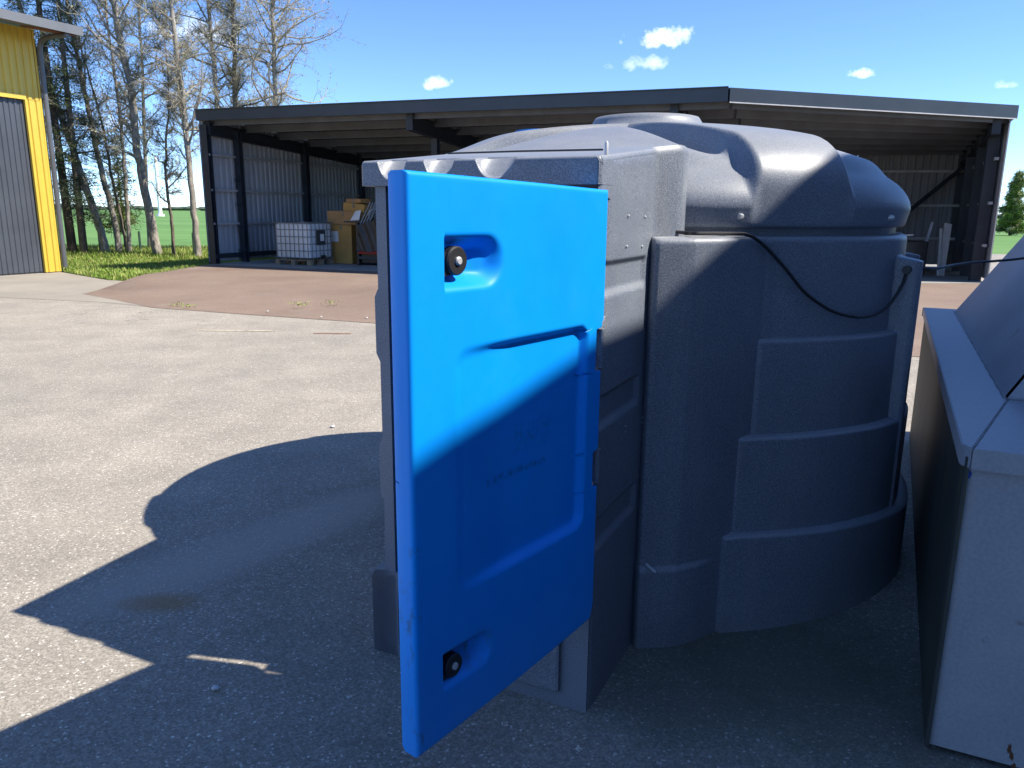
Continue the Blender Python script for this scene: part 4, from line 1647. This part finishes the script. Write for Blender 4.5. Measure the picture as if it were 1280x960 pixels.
# ------------------------------------------------------------------ vegetation
def twig_tubes(segs, sides=3):
    """segs: array (n, 8) of x0 y0 z0 r0 x1 y1 z1 r1 -> verts, faces"""
    s = np.asarray(segs, float)
    a, b = s[:, 0:3], s[:, 4:7]
    d = b - a
    ln = np.linalg.norm(d, axis=1, keepdims=True) + 1e-9
    d = d / ln
    ref = np.where(np.abs(d[:, 2:3]) > .9, np.array([[1., 0, 0]]), np.array([[0, 0, 1.]]))
    x = np.cross(d, ref)
    x /= np.linalg.norm(x, axis=1, keepdims=True)
    y = np.cross(d, x)
    vs = []
    for p, r in ((a, s[:, 3:4]), (b, s[:, 7:8])):
        for k in range(sides):
            an = 2 * math.pi * k / sides
            vs.append(p + (x * math.cos(an) + y * math.sin(an)) * r)
    V = np.stack(vs, 1).reshape(-1, 3)
    n = len(s)
    base = np.arange(n)[:, None] * (2 * sides)
    F = []
    for k in range(sides):
        k2 = (k + 1) % sides
        F.append(np.concatenate([base + k, base + k2, base + sides + k2, base + sides + k], 1))
    F = np.concatenate(F, 0)
    return V, F


def fast_mesh(name, V, F, mats, parent=None, idx=None, smooth=False):
    V = np.asarray(V, np.float32)
    F = np.asarray(F, np.int32)
    me = bpy.data.meshes.new(name)
    nv, nf, k = len(V), len(F), F.shape[1]
    me.vertices.add(nv)
    me.vertices.foreach_set('co', V.ravel())
    me.loops.add(nf * k)
    me.loops.foreach_set('vertex_index', F.ravel())
    me.polygons.add(nf)
    me.polygons.foreach_set('loop_start', np.arange(0, nf * k, k, dtype=np.int32))
    for m_ in mats:
        me.materials.append(MATS[m_])
    if idx is not None:
        me.polygons.foreach_set('material_index', np.asarray(idx, np.int32))
    if smooth:
        me.polygons.foreach_set('use_smooth', np.ones(nf, bool))
    me.update(calc_edges=True)
    o = bpy.data.objects.new(name, me)
    COL.objects.link(o)
    if parent is not None:
        o.parent = parent
    return o


def quads(P, size, rs, flat=0.0):
    """leaf-like quads at points P with random orientation"""
    n = len(P)
    a = rs.normal(size=(n, 3))
    a /= np.linalg.norm(a, axis=1, keepdims=True)
    b = rs.normal(size=(n, 3))
    b -= a * (a * b).sum(1, keepdims=True)
    b /= np.linalg.norm(b, axis=1, keepdims=True)
    sz = size * rs.uniform(.5, 1.3, (n, 1))
    V = np.stack([P - a * sz - b * sz * .45, P + a * sz - b * sz * .3, P + a * sz * 1.2 + b * sz * .4, P - a * sz * .7 + b * sz * .45], 1).reshape(-1, 3)
    F = np.arange(n * 4).reshape(n, 4)
    return V, F


def bare_tree(label, base, path, r0, height, seed, bark='bark_grey', density=1.0, reach=3.0, first=2.2, twig='twig_pale', bud='bud_olive', buds=1.0, lean_dir=None):
    """early-spring broadleaf: path = offsets of the trunk (dx, dy, z)"""
    rs = np.random.RandomState(seed)
    t_ = thing('bare_tree', label, 'tree', base, 0, 'trees between the hall and the shed')
    P = [Vector(p) for p in path]
    P = catmull(P, 6)
    n = len(P)
    zt = P[-1].z
    rad = [max(.012, .84 * r0 * (1 - .93 * (p.z / zt)) ** .8 + (.25 * r0 * math.exp(-p.z * 4))) for p in P]
    m = MB()
    pj = [p + Vector((rs.normal(0, .012), rs.normal(0, .012), 0)) for p in P]
    m.tube(pj, rad, 9)

    def trunk_at(z):
        for i in range(n - 1):
            if P[i + 1].z >= z:
                k_ = (z - P[i].z) / max(1e-6, P[i + 1].z - P[i].z)
                return P[i].lerp(P[i + 1], k_), rad[i] * (1 - k_) + rad[i + 1] * k_
        return P[-1], rad[-1]
    segs, budP = [], []
    nb = int(height * 4.4 * density)
    for i in range(nb):
        z = first + (height - first) * ((i + rs.uniform(0, 1)) / nb) ** .95
        p, rt = trunk_at(z)
        az = rs.uniform(0, 2 * math.pi)
        up = rs.uniform(.15, 1.0)
        L = reach * (1 - .55 * (z / height)) * rs.uniform(.35, 1.1)
        if rs.rand() < .35:
            L *= .45
        d = np.array([math.cos(az), math.sin(az), up])
        d /= np.linalg.norm(d)
        k = 7
        pts = [np.array(p)]
        cur = d.copy()
        for j in range(k):
            cur = cur + rs.normal(0, .17, 3) + np.array([0, 0, .04])
            cur /= np.linalg.norm(cur)
            pts.append(pts[-1] + cur * L / k)
        rb = min(rt * .5, .012 + .014 * L)
        rr_ = [rb * (1 - .8 * j / k) + .003 for j in range(k + 1)]
        if rb > .022:
            m.tube([Vector(q) for q in pts], rr_, 5)
        else:
            for j in range(k):
                segs.append((*pts[j], rr_[j], *pts[j + 1], rr_[j + 1]))
        # second order
        for j in range(1, k + 1):
            for _ in range(2):
                dd_ = (pts[j] - pts[j - 1])
                dd_ /= np.linalg.norm(dd_)
                dn_ = dd_ * .6 + rs.normal(0, .62, 3) + np.array([0, 0, .12])
                dn_ /= np.linalg.norm(dn_)
                l2 = L * rs.uniform(.12, .36)
                q0 = pts[j] * (1 - .5) + pts[j - 1] * .5 if rs.rand() < .5 else pts[j]
                cu = dn_.copy()
                kk = 4
                qs_ = [q0]
                for _k in range(kk):
                    cu = cu + rs.normal(0, .22, 3)
                    cu /= np.linalg.norm(cu)
                    qs_.append(qs_[-1] + cu * l2 / kk)
                for _k in range(kk):
                    segs.append((*qs_[_k], .0082 - .0013 * _k, *qs_[_k + 1], .0069 - .0013 * _k))
                    # third order twigs
                    for _t in range(2 if _k > 1 else 1):
                        e = rs.normal(0, 1, 3) * .75 + cu * .7
                        e /= np.linalg.norm(e)
                        l3 = rs.uniform(.10, .34)
                        tip = qs_[_k + 1] + e * l3
                        segs.append((*qs_[_k + 1], .0044, *tip, .0024))
                        nbud = rs.poisson(.8 * buds)
                        for _b in range(nbud):
                            budP.append(qs_[_k + 1] + e * l3 * rs.uniform(.3, 1.05) + rs.normal(0, .02, 3))
    auto_smooth(m.build('trunk', bark, t_), 50)
    V, F = twig_tubes(segs)
    idx = np.zeros(len(F), int)
    if budP:
        Vb, Fb = quads(np.array(budP), .026, rs)
        F = np.concatenate([F, Fb + len(V)], 0)
        V = np.concatenate([V, Vb], 0)
        idx = np.concatenate([idx, np.ones(len(Fb), int)])
    fast_mesh('crown', V, F, [twig, bud], t_, idx)
    return t_


T = []
bare_tree('leaning grey trunked tree third from the yellow hall', (-13.61, 26.09, -.03),
          [(0, 0, 0), (-.12, 0, .9), (-.45, 0, 2.2), (-.80, .05, 3.6), (-1.25, .1, 5.2), (-2.0, .1, 8.0), (-2.6, .3, 13)], .155, 13, 11, 'bark_grey', .9, 2.2, 3.0)
bare_tree('pale gently curved tree trunk beside the leaning one', (-13.43, 26.59, -.03),
          [(0, 0, 0), (-.05, 0, 1.0), (-.22, 0, 2.3), (-.42, 0, 3.6), (-.62, .0, 5.5), (-.95, .1, 8.5), (-1.1, .2, 14)], .125, 14, 12, 'bark_grey', .9, 2.4, 3.0)
bare_tree('thin dark stem between two pale trunks', (-13.25, 26.8, -.03),
          [(0, 0, 0), (-.12, 0, 1.2), (-.28, 0, 2.6), (-.45, 0, 4.5), (-.9, 0, 7), (-1.1, 0, 10)], .065, 10, 13, 'bark_brown', .7, 1.8, 2.2, 'twig_brown')
bare_tree('slim straight grey tree left of the thick mottled trunk', (-13.10, 26.64, -.03),
          [(0, 0, 0), (.04, 0, 1.2), (.09, 0, 3), (.12, 0, 5), (.02, 0, 7), (.05, .1, 11)], .09, 11, 14, 'bark_grey', .8, 2.0, 3.4)
bare_tree('thickest mottled grey trunk in the middle of the tree row', (-11.79, 25.9, -.03),
          [(0, 0, 0), (-.14, 0, 1.2), (-.30, 0, 2.6), (-.40, 0, 4.0), (-.40, 0, 5.3), (-.62, 0, 7), (-.75, .1, 10), (-.6, .1, 16)], .175, 16, 15, 'bark_grey', 1.0, 2.6, 3.2)
bare_tree('spindly tree right of the thick mottled trunk', (-11.13, 25.55, -.03),
          [(0, 0, 0), (.03, 0, 1.2), (-.05, 0, 2.4), (.05, 0, 3.6), (.25, 0, 5), (.3, 0, 7.5)], .07, 7.5, 16, 'bark_brown', 1.1, 1.7, 1.8, 'twig_brown')
bare_tree('straight grey tree just left of the shed post', (-10.22, 25.25, -.03),
          [(0, 0, 0), (-.02, 0, 1.5), (-.05, 0, 3.5), (-.10, 0, 5.5), (-.22, 0, 8), (-.3, 0, 15)], .125, 15, 17, 'bark_grey', 1.0, 2.6, 3.0)
bare_tree('pale trunk rising just behind the left end of the shed roof', (-10.35, 28.2, -.03),
          [(0, 0, 0), (.0, 0, 3), (.02, 0, 5.5), (-.05, 0, 8.5), (-.1, 0, 15)], .13, 15, 18, 'bark_grey', 1.0, 2.8, 3.4)
bare_tree('second trunk rising behind the shed roof beside a pale one', (-9.85, 28.6, -.03),
          [(0, 0, 0), (.0, 0, 3), (.0, 0, 5.5), (.14, 0, 8.5), (.2, 0, 14)], .125, 14, 19, 'bark_brown', 1.0, 2.8, 3.4)
bare_tree('rightmost tree behind the shed with a wide lacy crown', (-8.40, 28.4, -.03),
          [(0, 0, 0), (.0, 0, 3), (.05, 0, 5.5), (.12, 0, 8.5), (.2, 0, 15)], .13, 15, 20, 'bark_grey', 1.7, 4.3, 4.2)
bare_tree('slender far tree between the trunks with twiggy crown', (-14.2, 30.5, -.03),
          [(0, 0, 0), (.1, 0, 3), (.3, 0, 6), (.4, 0, 9), (.5, 0, 14)], .10, 14, 21, 'bark_grey', 1.0, 3.0, 3.0)
bare_tree('far twiggy tree seen between the mottled trunk and the shed', (-12.6, 31.0, -.03),
          [(0, 0, 0), (.0, 0, 3), (-.2, 0, 6), (-.2, 0, 9), (-.1, 0, 14)], .09, 14, 22, 'bark_grey', 1.0, 3.0, 4.0)
bare_tree('far twiggy tree behind the left end of the shed', (-11.2, 32.5, -.03),
          [(0, 0, 0), (.0, 0, 3), (.1, 0, 6), (.2, 0, 9), (.1, 0, 14)], .09, 14, 23, 'bark_grey', 1.0, 3.2, 4.5)


def needles_at(P, size, rs):
    """thin needle sprays hanging from the boughs"""
    n = len(P)
    a = rs.normal(size=(n, 3)) * np.array([1, 1, .55]) + np.array([0, 0, -.35])
    a /= np.linalg.norm(a, axis=1, keepdims=True)
    b = rs.normal(size=(n, 3))
    b -= a * (a * b).sum(1, keepdims=True)
    b /= np.linalg.norm(b, axis=1, keepdims=True)
    sz = size * rs.uniform(.6, 1.6, (n, 1))
    w = sz * .16
    V = np.stack([P - b * w, P + b * w, P + a * sz * 2 + b * w * .4, P + a * sz * 2 - b * w * .4], 1).reshape(-1, 3)
    return V, np.arange(n * 4).reshape(n, 4)


def conifer(name, label, base, height, r0, reach, seed, first=1.0, bark='bark_dark', needles=('needle_dark', 'needle_olive'), dens=1.0, nsize=.05, droop=.35, group=None, lean=(0, 0)):
    rs = np.random.RandomState(seed)
    t_ = thing(name, label, 'tree', base, 0, group)
    m = MB()
    P = [Vector((lean[0] * z / height, lean[1] * z / height, z)) for z in np.linspace(0, height, 12)]
    m.tube(P, [max(.01, r0 * (1 - .95 * p.z / height)) for p in P], 9)
    auto_smooth(m.build('trunk', bark, t_), 50)
    segs, pts_n, pts_o = [], [], []
    nb = int(height * 9 * dens)
    for i in range(nb):
        z = first + (height - first) * (i + rs.rand()) / nb
        az = rs.uniform(0, 2 * math.pi)
        fr = 1 - ((z - first) / (height - first + 1e-6))
        L = reach * (.12 + .88 * fr ** .8) * rs.uniform(.45, 1.08)
        d = np.array([math.cos(az), math.sin(az), .1])
        cur = np.array([lean[0] * z / height, lean[1] * z / height, z])
        k = 6
        for j in range(k):
            dj = d + np.array([0, 0, -droop * (j / k) + (.25 if j >= 4 else 0) * droop]) + rs.normal(0, .08, 3)
            dj /= np.linalg.norm(dj)
            nx = cur + dj * L / k
            segs.append((*cur, .011 * (1 - j / k) + .004, *nx, .011 * (1 - (j + 1) / k) + .003))
            if j > 0:
                cnt = int(44 * dens * L / 1.5 * rs.uniform(.3, 1.3))
                if cnt:
                    side = rs.normal(0, .10 + .05 * L, (cnt, 3)) * np.array([1, 1, .5]) + np.array([0, 0, -.06])
                    pp = cur + (nx - cur) * rs.rand(cnt, 1) + side
                    (pts_o if rs.rand() < .28 else pts_n).append(pp)
            cur = nx
    V, F = twig_tubes(segs)
    idx = np.zeros(len(F), int)
    for q, mi in ((pts_n, 1), (pts_o, 2)):
        if q:
            Vb, Fb = needles_at(np.concatenate(q, 0), nsize, rs)
            F = np.concatenate([F, Fb + len(V)], 0)
            V = np.concatenate([V, Vb], 0)
            idx = np.concatenate([idx, np.full(len(Fb), mi)])
    fast_mesh('crown', V, F, ['twig_brown', needles[0], needles[1]], t_, idx)
    return t_


conifer('spruce_tree', 'dark spruce with drooping needles closest to the yellow hall', (-14.65, 25.93, -.03), 15, .15, 2.1, 31, 1.3, dens=1.1, group='spruces beside the yellow hall', lean=(-.35, 0))
conifer('spruce_tree', 'dark spruce between the first spruce and the leaning trunk', (-14.31, 25.98, -.03), 14, .13, 1.7, 32, 2.0, bark='bark_brown', dens=.9, group='spruces beside the yellow hall', lean=(.1, 0))
conifer('young_fir', 'small yellow green fir behind the leaning grey trunk', (-14.0, 28.2, -.03), 4.2, .06, .85, 33, .9, needles=('needle_olive', 'leaf_green'), dens=1.6, nsize=.06)
conifer('far_spruce', 'lone light green conifer beyond the right end of the shed', (44.0, 69.5, -.03), 5.5, .14, 1.45, 34, .4, needles=('leaf_green', 'bud_olive'), dens=2.6, nsize=.12, droop=.2)

# rough grass verge under the trees
verge_poly = [(-11.55, 19.95), (-9.3, 17.8), (-8.35, 17.3), (-8.2, 18.6), (-8.15, 20.3), (-8.3, 23.5), (-6.8, 29.5), (-10, 30), (-20, 30), (-20, 24.5), (-15, 24.2), (-11.9, 20.4)]
def verge():
    n = len(verge_poly)
    o = mesh_obj('grass_verge', [(x, y, .004) for x, y in verge_poly], [tuple(range(n))], 'verge_soil')
    kind(o, 'structure')


verge()


def in_poly(x, y, poly):
    c = np.zeros(len(x), bool)
    j = len(poly) - 1
    for i in range(len(poly)):
        xi, yi = poly[i]
        xj, yj = poly[j]
        t_ = ((yi > y) != (yj > y)) & (x < (xj - xi) * (y - yi) / (yj - yi + 1e-12) + xi)
        c ^= t_
        j = i
    return c


def blades(n, poly, hfun, seed, name, label, mats, z=0.0, wid=.010):
    rs = np.random.RandomState(seed)
    xs, ys = [p[0] for p in poly], [p[1] for p in poly]
    x = rs.uniform(min(xs), max(xs), n * 3)
    y = rs.uniform(min(ys), max(ys), n * 3)
    k = in_poly(x, y, poly)
    x, y = x[k][:n], y[k][:n]
    n = len(x)
    h = hfun(x, y, rs)
    az = rs.uniform(0, 2 * math.pi, n)
    ln = rs.uniform(.1, .6, n) * h
    w = wid * rs.uniform(.6, 1.4, n)
    dx, dy = np.cos(az), np.sin(az)
    b0 = np.stack([x - dy * w, y + dx * w, np.full(n, z)], 1)
    b1 = np.stack([x + dy * w, y - dx * w, np.full(n, z)], 1)
    m0 = np.stack([x + dx * ln * .35 + dy * w * .7, y + dy * ln * .35 - dx * w * .7, z + h * .6], 1)
    m1 = np.stack([x + dx * ln * .35 - dy * w * .7, y + dy * ln * .35 + dx * w * .7, z + h * .6], 1)
    t0 = np.stack([x + dx * ln + dy * w * .1, y + dy * ln - dx * w * .1, z + h], 1)
    t1 = np.stack([x + dx * ln - dy * w * .1, y + dy * ln + dx * w * .1, z + h], 1)
    V = np.stack([b0, b1, m0, m1, t0, t1], 1).reshape(-1, 3)
    i = np.arange(n)[:, None] * 6
    F = np.concatenate([i + np.array([[0, 1, 2, 3]]), i + np.array([[3, 2, 4, 5]])], 0)
    mi = (rs.rand(n) < .3).astype(int)
    o = fast_mesh(name, V, F, mats, None, np.concatenate([mi, mi]))
    kind(o, 'stuff', label)


blades(52000, verge_poly, lambda x, y, rs: rs.uniform(.04, .12, len(x)) + .22 * np.clip((y - 24.3) / 1.5, 0, 1) * rs.uniform(.3, 1, len(x)), 41, 'verge_grass',
       'rough green grass on the verge under the trees', ['grass_blade', 'grass_dry'], .004, .012)
edge_poly = [(-8.55, 17.25), (-7.95, 17.3), (-7.95, 20.3), (-8.35, 20.4)]
blades(2600, edge_poly, lambda x, y, rs: rs.uniform(.06, .22, len(x)), 42, 'bank_grass', 'longer grass along the bank of the brown pad', ['grass_blade', 'grass_dry'], .03, .012)
# weeds in the brown pad
for i, (x, y, w_) in enumerate(((-3.49, 12.62, .20), (-3.03, 12.88, .15), (-5.65, 12.85, .16), (-5.35, 12.68, .10))):
    rs = np.random.RandomState(50 + i)
    n_ = 46
    P = np.stack([x + rs.normal(0, w_ * .5, n_), y + rs.normal(0, w_ * .3, n_), rs.uniform(.0, .06, n_) + (.075 if i < 2 else .02)], 1)
    V, F = quads(P, .014, rs)
    o = fast_mesh('weed_tuft', V, F, ['grass_dry', 'grass_blade'], None, (rs.rand(n_) < .5).astype(int))
    tag(o, ('larger yellow green weed tuft on the brown pad', 'smaller weed tuft on the brown pad nearer the blue door', 'weed tuft at the front edge of the brown pad', 'tiny weed tuft beside another at the pad edge')[i], 'weed', 'weeds on the brown pad')
# scattered pale pebbles
peb = [(-1.0, 2.33), (-2.9, 11.6), (-3.9, 12.2), (-2.2, 11.55), (-4.9, 13.6), (-1.35, 5.6), (-.35, 6.3), (1.62, 2.75)]
for i, (x, y) in enumerate(peb):
    rs = np.random.RandomState(70 + i)
    bm = bmesh.new()
    bmesh.ops.create_icosphere(bm, subdivisions=2, radius=.013 if y < 4 else .018)
    for v in bm.verts:
        v.co *= rs.uniform(.8, 1.15)
        v.co.z *= .55
    me = bpy.data.meshes.new('pebble')
    bm.to_mesh(me)
    bm.free()
    me.materials.append(MATS['plank_white'])
    o = bpy.data.objects.new('pebble', me)
    o.location = (x, y, .012 if y < 11.4 else .03)
    COL.objects.link(o)
    tag(o, ('pale pebble in the shade below the blue door\'s shadow sliver', 'pale pebble on the brown pad left of the blue door', 'pale pebble near the front weeds of the brown pad',
            'pale pebble on the pad edge close to the blue door', 'pale pebble in the left part of the brown pad', 'pale pebble just beyond the tank\'s rounded shadow',
            'pale pebble nearest the cabinet in the sunlit asphalt', 'pale pebble in the shade between tank and hopper')[i], 'pebble', 'loose pebbles on the asphalt')

# fence posts along the field
for i, (x, y, lab) in enumerate(((-14.03, 26.5, 'dark green fence post left of the leaning trunk'), (-12.95, 27.1, 'dark green fence post left of the thick mottled trunk'),
                                 (-10.60, 25.9, 'dark green fence post beside the straight tree near the shed'))):
    m = MB()
    m.tube([(0, 0, -.05), (0, 0, .82), (0, 0, .86)], [.04, .04, .02], 8)
    o = auto_smooth(m.build('fence_post', 'post_green'), 40)
    o.location = (x, y, 0)
    tag(o, lab, 'fence post', 'posts of the field fence')

# white mast far out in the field
mast = thing('white_mast', 'tall white tubular mast far out in the green field', 'mast', (-85.2, 190, -.05))
m = MB()
m.tube([(0, 0, 0), (0, 0, 7), (0, 0, 13.6), (0, 0, 13.8)], [.46, .42, .38, .2], 20)
auto_smooth(m.build('tube', 'tower_white', mast), 50)
m = MB()
m.tube([(0, 0, 0), (0, 0, .5)], [.95, .85], 20)
m.build('foundation', 'tower_white', mast)

# far woodland along the horizon
def far_wood():
    rs = np.random.RandomState(5)
    Vs, Fs, off = [], [], 0
    for (y0, hmin, hmax, n_) in ((900, 2.5, 6, 420), (1500, 5, 11, 420), (2300, 8, 16, 420)):
        x = rs.uniform(-y0 * 1.1, y0 * 1.1, n_)
        env = .5 + .5 * np.sin(x / y0 * 9 + y0) * np.sin(x / y0 * 23 + 1.3)
        for xi, e in zip(x, env):
            if e < .28 and y0 < 2000:
                continue
            h = rs.uniform(hmin, hmax) * (.35 + .65 * e)
            w_ = h * rs.uniform(.9, 2.2)
            yy = y0 + rs.uniform(-40, 40)
            bm_pts = []
            for k in range(3):
                zz = h * (.05, .55, .9)[k]
                rr_ = w_ * (.8, 1.0, .55)[k]
                for a in range(6):
                    an = a * math.pi / 3 + rs.uniform(-.3, .3)
                    bm_pts.append((xi + rr_ * math.cos(an) * rs.uniform(.75, 1.2), yy + rr_ * math.sin(an), zz * rs.uniform(.85, 1.15)))
            bm_pts.append((xi, yy, h))
            Vs += bm_pts
            for k in range(2):
                for a in range(6):
                    b = (a + 1) % 6
                    Fs.append((off + k * 6 + a, off + k * 6 + b, off + (k + 1) * 6 + b, off + (k + 1) * 6 + a))
            for a in range(6):
                Fs.append((off + 12 + a, off + 12 + (a + 1) % 6, off + 18, off + 18))
            off += 19
    Fs = [f if f[2] != f[3] else f[:3] for f in Fs]
    o = mesh_obj('far_woodland', Vs, Fs, 'wood_far')
    kind(o, 'stuff', 'thin line of far woodland along the field horizon')


far_wood()
